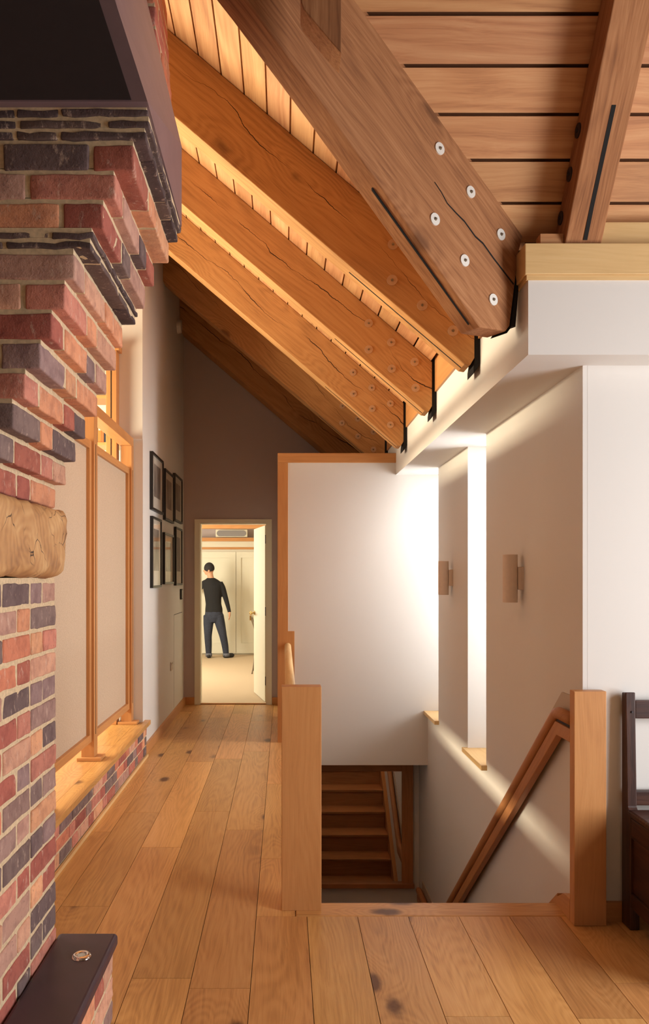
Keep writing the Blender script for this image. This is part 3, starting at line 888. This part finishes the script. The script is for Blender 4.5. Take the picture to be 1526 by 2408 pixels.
# mantel
bm = bmesh.new(); lay = bm.loops.layers.float_color.new('bcol')
rough_box(bm, lay, -1.4, -.695, 1.80, 2.470, 1.449, 1.664, (1, 1, 1, 1), r=.038, amp=.006, step=.02)
o = mk('mantel_beam', bm, M_mantel, origin=Vector((-.695, 2.2, 1.55))); tag(o, 'rounded rough oak mantel beam end built into the brick pier', 'mantel')
# hearth slab
bm = bmesh.new()
add_prism(bm, [(-1.4, 1.0, .234), (-.545, 1.0, .234), (-.545, 2.526, .234), (-.742, 2.526, .234), (-.742, 1.912, .234), (-1.4, 1.912, .234)], (0, 0, .043))
hs_ = mk('hearth_slab', bm, M_hearth); b_ = bevel(hs_, .014, 4); b_.modifiers[0].angle_limit = 1.2
tag(hs_, 'dark slate hearth slab wrapping the foot of the brick pier', 'hearth')
# chrome ring
rg = empty('vent_disc', (-.624, 2.364, .277), 'round polished chrome disc set in the hearth slab', 'disc')
bm = bmesh.new(); cx, cy, cz = -.624, 2.364, .2775
prof = [(.012, .001), (.014, .006), (.022, .0085), (.028, .004), (.030, 0)]
prev = None
for r_, zz in prof:
    ring = [bm.verts.new((cx+math.cos(t)*r_, cy+math.sin(t)*r_, cz+zz)) for t in [2*math.pi*i/40 for i in range(40)]]
    if prev:
        for i in range(40): bm.faces.new((prev[i], prev[(i+1) % 40], ring[(i+1) % 40], ring[i]))
    prev = ring
bmesh.ops.recalc_face_normals(bm, faces=bm.faces)
mk('ring', bm, M_chrome, rg, smooth=True)
bm = bmesh.new(); add_cyl(bm, (cx, cy, cz), (cx, cy, cz+.004), .0125, seg=24); mk('centre_cap', bm, M_bottle, rg)

# ------------------------------------------------------------------ window-seat bench and brick plinth
bp = empty('plinth_wall', (-1.2, 4.4, 0), 'low brick plinth under the oak bench along the corridor', 'plinth')
bm = bmesh.new(); lay = bm.loops.layers.float_color.new('bcol')
add_box(bm, -1.9, -1.112, 2.66, 6.165, 0, .244, 1); add_box(bm, XL+.0006, -1.112, 6.166, 6.183, 0, .244, 1)
for k in range(3):
    y = 2.66+(.06 if k % 2 else 0); z0 = .022+.074*k; L = .215 if k % 2 else .1025
    while y < 6.17:
        e = min(y+L, 6.183)
        xi = -1.2 if e < 6.16 else XL+.0006
        rough_box(bm, lay, xi, -1.107+random.uniform(-.001, .001), y, e, z0, z0+.064, bcol(), step=.05)
        y = e+.011; L = .1025 if L > .2 else .215
bmesh.ops.recalc_face_normals(bm, faces=bm.faces)
mk('brickwork', bm, [M_brick, M_mortar], bp)
struct(mk('baseboard_left', bx(-1.106, -1.092, 2.66, 6.184, 0, .020), M_oakp, grain=(0, 1, 0)))
bt = plank_obj('bench_top', [(-1.90, -1.72, [(2.62, 6.15)]), (-1.72, -1.54, [(2.62, 4.3), (4.3, 6.15)]), (-1.54, -1.36, [(2.62, 6.15)]), (-1.36, -1.18, [(2.62, 3.6), (3.6, 5.3), (5.3, 6.15)]), (-1.18, -1.087, [(2.62, 6.15)])], .2455, .279, M_floor, gap=.0006)
add = bx(XL+.0008, -1.087, 6.152, 6.262, .2455, .279)
tag(bt, 'oak board bench top on the brick plinth beneath the linen screens', 'bench')
o = mk('nosing_end', add, M_floor, parent=bt, grain=(0, 1, 0))

# ------------------------------------------------------------------ linen screens
def post(y0, y1, top, label):
    p = empty('screen_post', (-1.25, y0, .28), label, 'post')
    o = mk('post', bx(-1.290, -1.207, y0, y1, .280, top), M_oak, p, grain=(0, 0, 1)); bevel(o, .002)
    o = mk('foot', bx(-1.312, -1.160, y0-.028, y1+.02 if y1 < 6 else y1-.001, .2795, .300), M_oak, p, grain=(1, 0, 0)); bevel(o, .003)
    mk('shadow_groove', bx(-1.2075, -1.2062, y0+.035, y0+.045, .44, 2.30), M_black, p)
post(3.755, 3.845, 2.49, 'oak screen post nearest the brick pier, mostly hidden behind it')
post(4.875, 4.965, 2.49, 'middle oak screen post on a small foot between the two linen panels')
post(6.075, 6.154, 2.49, 'far oak screen post beside the corridor wall end')
o = mk('head_rail', bx(-1.30, -1.207, 3.755, 6.154, 2.4905, 2.56), M_oak, grain=(0, 1, 0)); bevel(o, .002)
tag(o, 'oak head rail running over the two linen screen panels', 'rail')
def screen(y0, y1, label):
    p = empty('linen_screen', (-1.24, (y0+y1)/2, .40), label, 'screen panel')
    z0, z1, f = .40, 2.31, .05
    xa, xb = -1.275, -1.222
    for u, v in ((y0, y0+f), (y1-f, y1)): mk('stile', bx(xa, xb, u, v, z0, z1), M_oak, p, grain=(0, 0, 1))
    for u, v in ((z0, z0+f), (z1-f, z1)): mk('frame_rail', bx(xa, xb, y0+f, y1-f, u, v), M_oak, p, grain=(0, 1, 0))
    mk('linen', bx(-1.262, -1.243, y0+f, y1-f, z0+f, z1-f), M_linen, p)
screen(3.85, 4.87, 'nearer linen-covered screen panel, partly hidden by the brick pier')
screen(4.97, 6.07, 'farther linen-covered screen panel next to the corridor wall')
tp = empty('tall_mullion', (-1.36, 6.1, .28), 'tall grooved oak mullion rising above the head rail', 'mullion')
o = mk('post', bx(-1.405, -1.322, 6.05, 6.15, .28, 3.24), M_oak, tp, grain=(0, 0, 1)); bevel(o, .002)
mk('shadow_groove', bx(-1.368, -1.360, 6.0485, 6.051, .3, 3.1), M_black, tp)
o = mk('cap', bx(-1.6, -1.300, 6.04, 6.154, 3.241, 3.285), M_oak, tp, grain=(1, 0, 0)); bevel(o, .002)

# bookcase glimpsed behind
bc = empty('bookcase', (-2.3, 7.3, 0), 'pale bookcase glimpsed in the study through the gap over the screens', 'bookcase')
for z_ in (.6, 1.2, 1.9, 2.68, 3.12, 3.7):
    mk('shelf', bx(-3.1, -1.46, 7.16, 7.45, z_, z_+.028), M_oak, bc, grain=(1, 0, 0))
mk('side_panel', bx(-1.46, -1.43, 7.16, 7.45, 0, 3.9), M_cream, bc)
mk('side_panel', bx(-3.13, -3.1, 7.16, 7.45, 0, 3.9), M_cream, bc)
bcx = -1.83
for i, (w_, hh, c, nm) in enumerate(((.03, .22, (92, 96, 88), 'grey-green paperback leftmost of the visible row'), (.028, .225, (110, 112, 100), 'pale grey paperback beside the leftmost one'), (.026, .21, (84, 90, 80), 'olive grey paperback left of the orange one'), (.030, .215, (226, 110, 48), 'bright orange paperback'), (.022, .205, (214, 96, 44), 'slim darker orange book beside the bright orange one'), (.03, .22, (34, 34, 44), 'near-black book to the right of the orange ones'), (.03, .2, (150, 130, 96), 'tan book at the end of the row'))):
    b0 = empty('book', (bcx, 7.2, 2.708), nm+' on the study bookcase', 'book', 'books on the study shelf')
    mk('cover', bx(bcx, bcx+w_, 7.17, 7.30, 2.709, 2.709+hh), plain('book_cloth', c, .7), b0)
    mk('spine_label', bx(bcx+.006, bcx+w_-.006, 7.168, 7.17, 2.82, 2.87), M_mat, b0)
    bcx += w_+.002

# ------------------------------------------------------------------ pictures on the corridor wall
XF = XL+.028
def yf(x): return -XF*F/(VX-x)
pics = [(359.5, 385.4, 1060.5, 1197.7, 'upper-left black-framed dark print, largest of the top row'),
        (389.8, 410, 1101, 1222, 'upper-middle black-framed print with a dark figure shape'),
        (412.4, 429.6, 1112, 1224, 'upper-right black-framed dark print nearest the corner'),
        (360.1, 381, 1213, 1382.8, 'lower-left tall black-framed print with a pale mount'),
        (388.3, 409.5, 1251.4, 1374, 'lower-middle black-framed print, smallest of the six'),
        (415, 429.3, 1238.4, 1377, 'lower-right tall black-framed print near the door wall')]
for i, (xa, xb, ta, ba, lb) in enumerate(pics):
    Ya, Yb = XF*F/(xa-VX), XF*F/(xb-VX)
    zt = EYE-(ta-VY)/F*Ya; zb_ = EYE-(ba-VY)/F*Ya
    if i in (1, 2, 4, 5):
        pass
    p = empty('picture_frame', (XL, (Ya+Yb)/2, zb_), lb, 'picture', None)
    f = .020; bm = bmesh.new(); a_, b_ = XL+.0006, XF
    add_box(bm, a_, b_, Ya, Ya+f, zb_, zt); add_box(bm, a_, b_, Yb-f, Yb, zb_, zt)
    add_box(bm, a_, b_, Ya+f, Yb-f, zb_, zb_+f); add_box(bm, a_, b_, Ya+f, Yb-f, zt-f, zt)
    mk('frame', bm, M_fr, p)
    mk('mount', bx(a_, XL+.016, Ya+f, Yb-f, zb_+f, zt-f), M_mat, p)
    my, mz = (Yb-Ya)*.17, (zt-zb_)*.19
    mk('print', bx(XL+.0161, XL+.0168, Ya+f+my, Yb-f-my, zb_+f+mz*1.1, zt-f-mz*.7), printmat(i+1), p)
    mk('glazing', bx(XL+.021, XL+.0225, Ya+f, Yb-f, zb_+f, zt-f), M_picglass, p)

# access panel, thermostat, socket, alarm
def yw(x): return XL*F/(x-VX)
ya_, yb2 = yw(409), 8.55
bm = bmesh.new(); g_ = .004
add_box(bm, XL+.0002, XL+.0008, ya_-g_, ya_, .09, 1.055); add_box(bm, XL+.0002, XL+.0008, ya_, yb2, 1.051, 1.058)
o = mk('access_panel', bx(XL+.0003, XL+.0012, ya_, yb2, .09, 1.051), M_white); tag(o, 'flush white access panel low on the corridor wall near the corner', 'access panel')
mk('shadow_gap', bm, M_steel, parent=o)
Yt = yw(424)
o = mk('thermostat', bx(XL+.0006, XL+.02, Yt-.04, Yt+.04, 1.20, 1.315), M_fr); bevel(o, .003); tag(o, 'small dark wall controller below the picture group', 'thermostat')
mk('screen', bx(XL+.0201, XL+.021, Yt-.005, Yt+.032, 1.215, 1.30), M_plastic, parent=o)
Yt = yw(403)
s_ = empty('wall_socket', (XL, Yt, .55), 'double wall socket on the corridor wall by the access panel', 'socket')
o = mk('face_plate', bx(XL+.0006, XL+.009, Yt-.074, Yt+.074, .505, .592), plain('socket_grey', (186, 170, 160), .4), s_); bevel(o, .003)
mk('switch', bx(XL+.0091, XL+.012, Yt-.05, Yt-.035, .565, .580), M_plastic, s_)
mk('switch', bx(XL+.0091, XL+.012, Yt+.035, Yt+.05, .565, .580), M_plastic, s_)
Yt = yw(417)
bm = bmesh.new(); add_cyl(bm, (XL+.0006, Yt, 4.12), (XL+.045, Yt, 4.12), .075, .065, 32)
o = mk('wall_alarm', bm, M_plastic, smooth=False); tag(o, 'small round white alarm high on the corridor wall', 'alarm')
bm = bmesh.new(); add_cyl(bm, (XL+.045, Yt+.01, 4.10), (XL+.047, Yt+.01, 4.10), .006, seg=12); mk('led', bm, M_mat, parent=o)

# ------------------------------------------------------------------ door
d = empty('door_1', (-.57, YF, 0)); struct(d, 'white door standing open into the bedroom at the end of the corridor', 'door')
bm = bmesh.new()
add_box(bm, -1.010, dx0+.004, YF-.018, YF-.0005, 0, 2.10); add_box(bm, dx1-.004, -.134, YF-.018, YF-.0005, 0, 2.10)
add_box(bm, dx0+.004, dx1-.004, YF-.018, YF-.0005, dz1-.004, 2.10)
add_box(bm, dx0+.0005, dx0+.014, YF, YF+.129, 0, dz1); add_box(bm, dx1-.014, dx1-.0005, YF, YF+.129, 0, dz1)
add_box(bm, dx0+.014, dx1-.014, YF, YF+.129, dz1-.014, dz1)
mk('door_frame', bm, M_cream, d)
mk('threshold', bx(dx0+.014, dx1-.014, YF-.005, YF+.03, .0045, .012), M_oak, d, grain=(1, 0, 0))
hp = Vector((-.215, YF+.12, 0)); fp_ = Vector((-.372, YF+.12+.75, 0))
dd = (fp_-hp).normalized(); nn = Vector((dd.y, -dd.x, 0))     # nn to +X side
bm = bmesh.new()
def L(a, b, z): return hp+dd*a+nn*b+Vector((0, 0, z))
add_prism(bm, [L(0, 0, .01), L(.765, 0, .01), L(.765, .04, .01), L(0, .04, .01)], (0, 0, 2.03))
leaf = mk('door_leaf', bm, M_cream, d)
bm = bmesh.new(); c0 = L(.70, 0, 1.0)
add_cyl(bm, c0, c0-nn*.008, .027, seg=24); add_cyl(bm, c0-nn*.008, c0-nn*.05, .009, seg=12)
add_tube(bm, [c0-nn*.05, c0-nn*.056-dd*.03, c0-nn*.055-dd*.12], .0095, 10)
add_cyl(bm, c0-nn*.040, c0-nn*.066, .024, .02, seg=20)
mk('handle', bm, M_brass, leaf, smooth=True)
for z_ in (.25, 1.05, 1.88):
    bm = bmesh.new(); add_cyl(bm, (-.207, YF+.115, z_-.05), (-.207, YF+.115, z_+.05), .008, seg=12)
    add_box(bm, -.2032, -.2022, YF+.02, YF+.115, z_-.05, z_+.05)
    mk('hinge', bm, M_steel, d)

# ------------------------------------------------------------------ bedroom
wr = empty('wardrobe', (-1.0, 14.18, 0), 'wall of cream built-in wardrobe doors at the back of the bedroom', 'wardrobe')
mk('carcass', bx(-3.2, 1.5, 14.22, 14.75, .005, 1.955), M_cream, wr)
for xa in (-3.0, -1.94, -.88, .18):
    bm = bmesh.new(); xb = xa+1.052
    add_box(bm, xa, xa+.09, 14.18, 14.219, .03, 1.91); add_box(bm, xb-.09, xb, 14.18, 14.219, .03, 1.91)
    add_box(bm, xa+.09, xb-.09, 14.18, 14.219, .03, .22); add_box(bm, xa+.09, xb-.09, 14.18, 14.219, 1.80, 1.91)
    add_box(bm, xa+.09, xb-.09, 14.205, 14.219, .22, 1.80)
    mk('wardrobe_door', bm, M_cream, wr)
mk('head_rail', bx(-3.2, 1.5, 14.15, 14.75, 1.956, 1.995), M_oak, wr, grain=(1, 0, 0))
mk('cornice', bx(-3.2, 1.5, 14.16, 14.75, 1.996, 2.12), M_cream, wr)
o = mk('bedroom_tie_beam', bx(-3.29, 1.59, 14.05, 14.14, 2.10, 2.165), M_oak, grain=(1, 0, 0)); tag(o, 'thin oak beam above the wardrobes in the bedroom', 'beam')
o = mk('bedroom_ceiling_beam', bx(-3.29, 1.59, 13.0, 13.2, 2.27, 2.46), M_oak, grain=(1, 0, 0)); tag(o, 'upper oak beam across the bedroom seen at the top of the doorway', 'beam')
ac = empty('wall_unit', (-.98, 14.1, 2.18), 'long cream wall unit with a rounded grey grille above the wardrobes', 'wall unit')
xa, xb, za, zb_ = (508-VX)/F*14.16, (582-VX)/F*14.16, EYE+(VY-1263.4)/F*14.16, EYE+(VY-1246)/F*14.16
o = mk('casing', bx(xa, xb, 14.08, 14.2, za, zb_), M_cream, ac); bevel(o, .006)
bm = bmesh.new(); r_ = (zb_-za)/2-.014; zc = (za+zb_)/2; pts = []
for i in range(17): t = -math.pi/2+math.pi*i/16; pts.append((xb-.02-r_+math.cos(t)*r_, 14.072, zc+math.sin(t)*r_))
for i in range(17): t = math.pi/2+math.pi*i/16; pts.append((xa+.02+r_+math.cos(t)*r_, 14.072, zc+math.sin(t)*r_))
add_prism(bm, pts, (0, .008, 0)); mk('grille', bm, M_grille, ac)
wall('wall_bedroom', -3.3, 1.6, 14.3, 14.4, 2.125, 3.0, mat=M_grey)

# bent metal chair behind the door
ch = empty('side_chair', (-.33, 11.5, 0), 'slender metal chair half hidden behind the open bedroom door', 'chair')
cx, cy = -.26, 11.55
mk('seat', bx(cx-.16, cx+.24, cy-.2, cy+.2, .45, .475), M_steel, ch)
for sx, sy in ((-1, -1), (-1, 1), (1, -1), (1, 1)):
    bm = bmesh.new(); x0_ = cx-.16 if sx < 0 else cx+.22
    add_tube(bm, smooth_path([(x0_, cy+sy*.18, .45), (x0_+sx*.02, cy+sy*.18, .2), (x0_+sx*.05, cy+sy*.19, .006)], 5), .010, 8)
    mk('leg', bm, M_bolt, ch, smooth=True)
for sy in (-1, 1):
    bm = bmesh.new(); add_tube(bm, smooth_path([(cx-.15, cy+sy*.17, .45), (cx-.165, cy+sy*.17, .62), (cx-.195, cy+sy*.17, .74), (cx-.235, cy+sy*.17, .86)], 5), .010, 8)
    mk('back_post', bm, M_bolt, ch, smooth=True)
bm = bmesh.new(); add_box(bm, cx-.245, cx-.225, cy-.18, cy+.18, .80, .87); mk('back_rail', bm, M_brass, ch)

# ------------------------------------------------------------------ person
PY = 13.62
def pp(x, y, dy=0): v = px(x, y, PY); return (v.x, PY+dy, v.z)
person = empty('person', (-1.244, PY, .004), 'person in black sweater and dark jeans seen from behind, short dark hair, looking left', 'person')
def ring_loft(bm, rings, seg=20):
    """rings: (x_px, y_px, depth offset, half width, half depth), horizontal ellipses"""
    prev = None
    for x, y, dy, rx, ry in rings:
        c = Vector(pp(x, y, dy))
        cur = [bm.verts.new(c+Vector((math.cos(t)*rx, math.sin(t)*ry, 0))) for t in [2*math.pi*i/seg for i in range(seg)]]
        if prev:
            for i in range(seg): bm.faces.new((prev[i], prev[(i+1) % seg], cur[(i+1) % seg], cur[i]))
        else: bm.faces.new(cur[::-1])
        prev = cur
    bm.faces.new(prev)
def limb(bm, pts, rad, seg=14):
    add_tube(bm, smooth_path(pts, 4), .03, seg, [rad[min(len(rad)-1, i//4)]*(1-(i % 4)/4)+rad[min(len(rad)-1, i//4+1)]*((i % 4)/4) for i in range(4*(len(pts)-1)+1)])
def ball(bm, c, r):
    for v in bmesh.ops.create_uvsphere(bm, u_segments=16, v_segments=12, radius=1)['verts']: v.co = Vector((v.co.x*r[0], v.co.y*r[1], v.co.z*r[2]))+Vector(c)
def fuse(o, vox, it=6):
    m = o.modifiers.new('fuse', 'REMESH'); m.mode = 'VOXEL'; m.voxel_size = vox; m.use_smooth_shade = True
    k = o.modifiers.new('soften', 'SMOOTH'); k.iterations = it; k.factor = .5
    return o
T = [(503, 1462, 0, .02, .02), (503, 1455, 0, .12, .09), (503, 1444, 0, .150, .105), (503, 1436, 0, .148, .10), (502, 1420, 0, .135, .092), (501, 1404, 0, .142, .098),
     (500, 1388, 0, .158, .105), (499, 1376, 0, .172, .10), (498, 1369, 0, .165, .085), (497, 1363, 0, .11, .065), (496, 1359, 0, .065, .055)]
RA = [pp(516, 1371), pp(523, 1383, .01), pp(529, 1402, .02), pp(535, 1422, .0), pp(540, 1440, -.03)]
LA = [pp(483, 1371), pp(474, 1376, .07), pp(466, 1386, .17), pp(461, 1392, .28), pp(462, 1390, .40)]
RR = [.062, .056, .048, .040, .031]
LL = [(491, 1447, 0), (490, 1468, .0), (489.5, 1494, -.02), (490, 1518, .01), (491, 1543, 0)]
RL = [(513, 1447, 0), (518, 1468, .0), (524.5, 1494, -.02), (529, 1518, .01), (532, 1543, 0)]
LR = [.092, .084, .064, .057, .046]
# one continuous body: trunk, neck, head, arms, legs, hands with five fingers each, feet
bm = bmesh.new()
ring_loft(bm, [(x, y, d_, a*.93, b*.93) for x, y, d_, a, b in T])
limb(bm, RA, [r*.85 for r in RR]); limb(bm, LA, [r*.85 for r in RR])
limb(bm, [pp(*q) for q in LL], [r*.9 for r in LR]); limb(bm, [pp(*q) for q in RL], [r*.9 for r in LR])
limb(bm, [pp(496, 1362), pp(494.5, 1354), pp(493, 1345)], [.058, .054, .056])
hc = Vector(pp(492, 1338.5, .0))
ball(bm, hc+Vector((0, .0, .01)), (.088, .080, .104)); ball(bm, hc+Vector((-.035, .01, -.045)), (.056, .055, .062)); ball(bm, hc+Vector((-.098, .01, -.03)), (.016, .012, .020)); ball(bm, hc+Vector((.0, -.078, -.03)), (.018, .010, .030))
for base, fd, side in ((Vector(RA[-1]), Vector((.03, -.05, -1)).normalized(), Vector((0, 1, 0))), (Vector(LA[-1]), Vector((.05, 1, .05)).normalized(), Vector((0, 0, 1)))):
    ball(bm, base+fd*.035, (.020, .040, .050) if abs(fd.z) > .5 else (.020, .050, .040))
    cu = Vector((-1, 0, 0))
    for k, ln in enumerate((.074, .084, .078, .060)):
        q0 = base+fd*.06+side*(.030-.0195*k); q1 = q0+fd*ln*.5+cu*.004; q2 = q0+fd*ln*.95+cu*.020
        add_tube(bm, [q0-fd*.02, q1, q2], .009, 8, [.0105, .0095, .008])
    q0 = base+side*.034+fd*.02; add_tube(bm, [q0-side*.01, q0+side*.018+fd*.03+cu*.012, q0+side*.020+fd*.062+cu*.02], .01, 8, [.012, .011, .009])
for (x, y, d_), t in ((LL[-1], Vector((-.01, .14, 0))), (RL[-1], Vector((.10, .09, 0)))):
    a_ = Vector(pp(x, y, d_)); a_.z = .05; add_tube(bm, [a_, a_+t*.6-Vector((0, 0, .01)), a_+t-Vector((0, 0, .02))], .03, 10, [.036, .032, .022])
o = mk('body', bm, M_skin, person); fuse(o, .007, 3)
# sweater
bm = bmesh.new()
ring_loft(bm, [(503, 1440, 0, .157, .112), (503, 1432, 0, .155, .108)]+[(x, y, d_, a*1.04, b*1.06) for x, y, d_, a, b in T[4:]])
limb(bm, RA, RR); limb(bm, LA, RR)
fuse(mk('sweater', bm, M_sweater, person), .010, 4)
# jeans
bm = bmesh.new()
ring_loft(bm, [(502.5, 1463, 0, .10, .085), (502.5, 1453, 0, .155, .112), (503, 1443, 0, .160, .115), (503, 1433, 0, .150, .104)])
limb(bm, [pp(*q) for q in LL], [r*1.08 for r in LR]); limb(bm, [pp(*q) for q in RL], [r*1.08 for r in LR])
fuse(mk('jeans', bm, M_jeans, person), .010, 4)
for i, a in enumerate(((491, 1542), (532, 1542))):
    bm = bmesh.new(); q = Vector(pp(*a)); add_cyl(bm, q+Vector((0, 0, -.012)), q+Vector((0, 0, .045)), .060, .058, 20); mk('jeans_cuff', bm, M_cuff, person, smooth=True)
for (x, y, d_), t in ((LL[-1], Vector((-.01, .17, 0))), (RL[-1], Vector((.13, .10, 0)))):
    a_ = Vector(pp(x, y, d_)); a_.z = .044; bm = bmesh.new()
    add_tube(bm, smooth_path([a_-t*.35, a_, a_+t*.5, a_+t*.95], 4), .04, 14, [.026, .036, .041, .043, .044, .044, .043, .042, .042, .041, .040, .036, .026])
    for v in bm.verts: v.co.z = max(.0045, v.co.z)
    mk('shoe', bm, M_shoe, person, smooth=True)
bm = bmesh.new(); bmesh.ops.create_uvsphere(bm, u_segments=28, v_segments=18, radius=1)
for v in list(bm.verts):
    lim = -.22-.42*max(0, -v.co.y)+.1*max(0, -v.co.x)
    if v.co.z < lim: v.co.z = lim
    v.co = Vector((v.co.x*.095, v.co.y*.088, v.co.z*.108+.014))+hc
mk('dark_hair', bm, M_hair, person, smooth=True)

# ------------------------------------------------------------------ antique settle (right edge)
se = empty('settle', (2.1, 2.95, 0), 'dark antique oak settle with a box seat at the right edge', 'settle')
sx0, sx1 = 1.418, 2.75
def sbox(name, *a, g=(0, 0, 1), bv=.004):
    o = mk(name, bx(*a), M_settle, se, grain=g); bevel(o, bv); return o
for xa in (sx0, sx1-.043):
    bm = bmesh.new()
    add_prism(bm, [(xa, 3.135, 0.001), (xa, 3.212, 0.001), (xa, 3.212, .965), (xa, 3.175, .970), (xa, 3.160, .50), (xa, 3.135, .47)], (.041, 0, 0))
    o = mk('back_leg', bm, M_settle, se, grain=(0, 0, 1)); bevel(o, .004)
    sbox('front_leg', xa, xa+.05, 2.62, 2.67, .001, .462)
    sbox('side_panel', xa+.012, xa+.03, 2.671, 3.134, .14, .42, g=(0, 1, 0))
    sbox('side_rail', xa+.002, xa+.04, 2.671, 3.134, .092, .155, g=(0, 1, 0))
    sbox('side_rail', xa+.002, xa+.04, 2.671, 3.134, .38, .462, g=(0, 1, 0))
sbox('seat', sx0-.004, sx1+.01, 2.58, 3.15, .464, .492, g=(1, 0, 0), bv=.008)
sbox('front_panel', sx0+.051, sx1-.051, 2.635, 2.655, .16, .38, g=(1, 0, 0))
sbox('front_rail', sx0+.051, sx1-.051, 2.625, 2.665, .09, .16, g=(1, 0, 0))
sbox('front_rail', sx0+.051, sx1-.051, 2.625, 2.665, .38, .462, g=(1, 0, 0))
sbox('top_rail', sx0+.042, sx1-.044, 3.180, 3.205, .86, .935, g=(1, 0, 0))
sbox('lower_back_rail', sx0+.042, sx1-.044, 3.175, 3.205, .50, .560, g=(1, 0, 0))
for k in range(4):
    xk = sx0+.26+.27*k; sbox('back_slat', xk, xk+.05, 3.185, 3.20, .561, .859)
mk('peg', bx(sx0+.022, sx0+.030, 3.168, 3.176, .885, .893), M_steel, se)
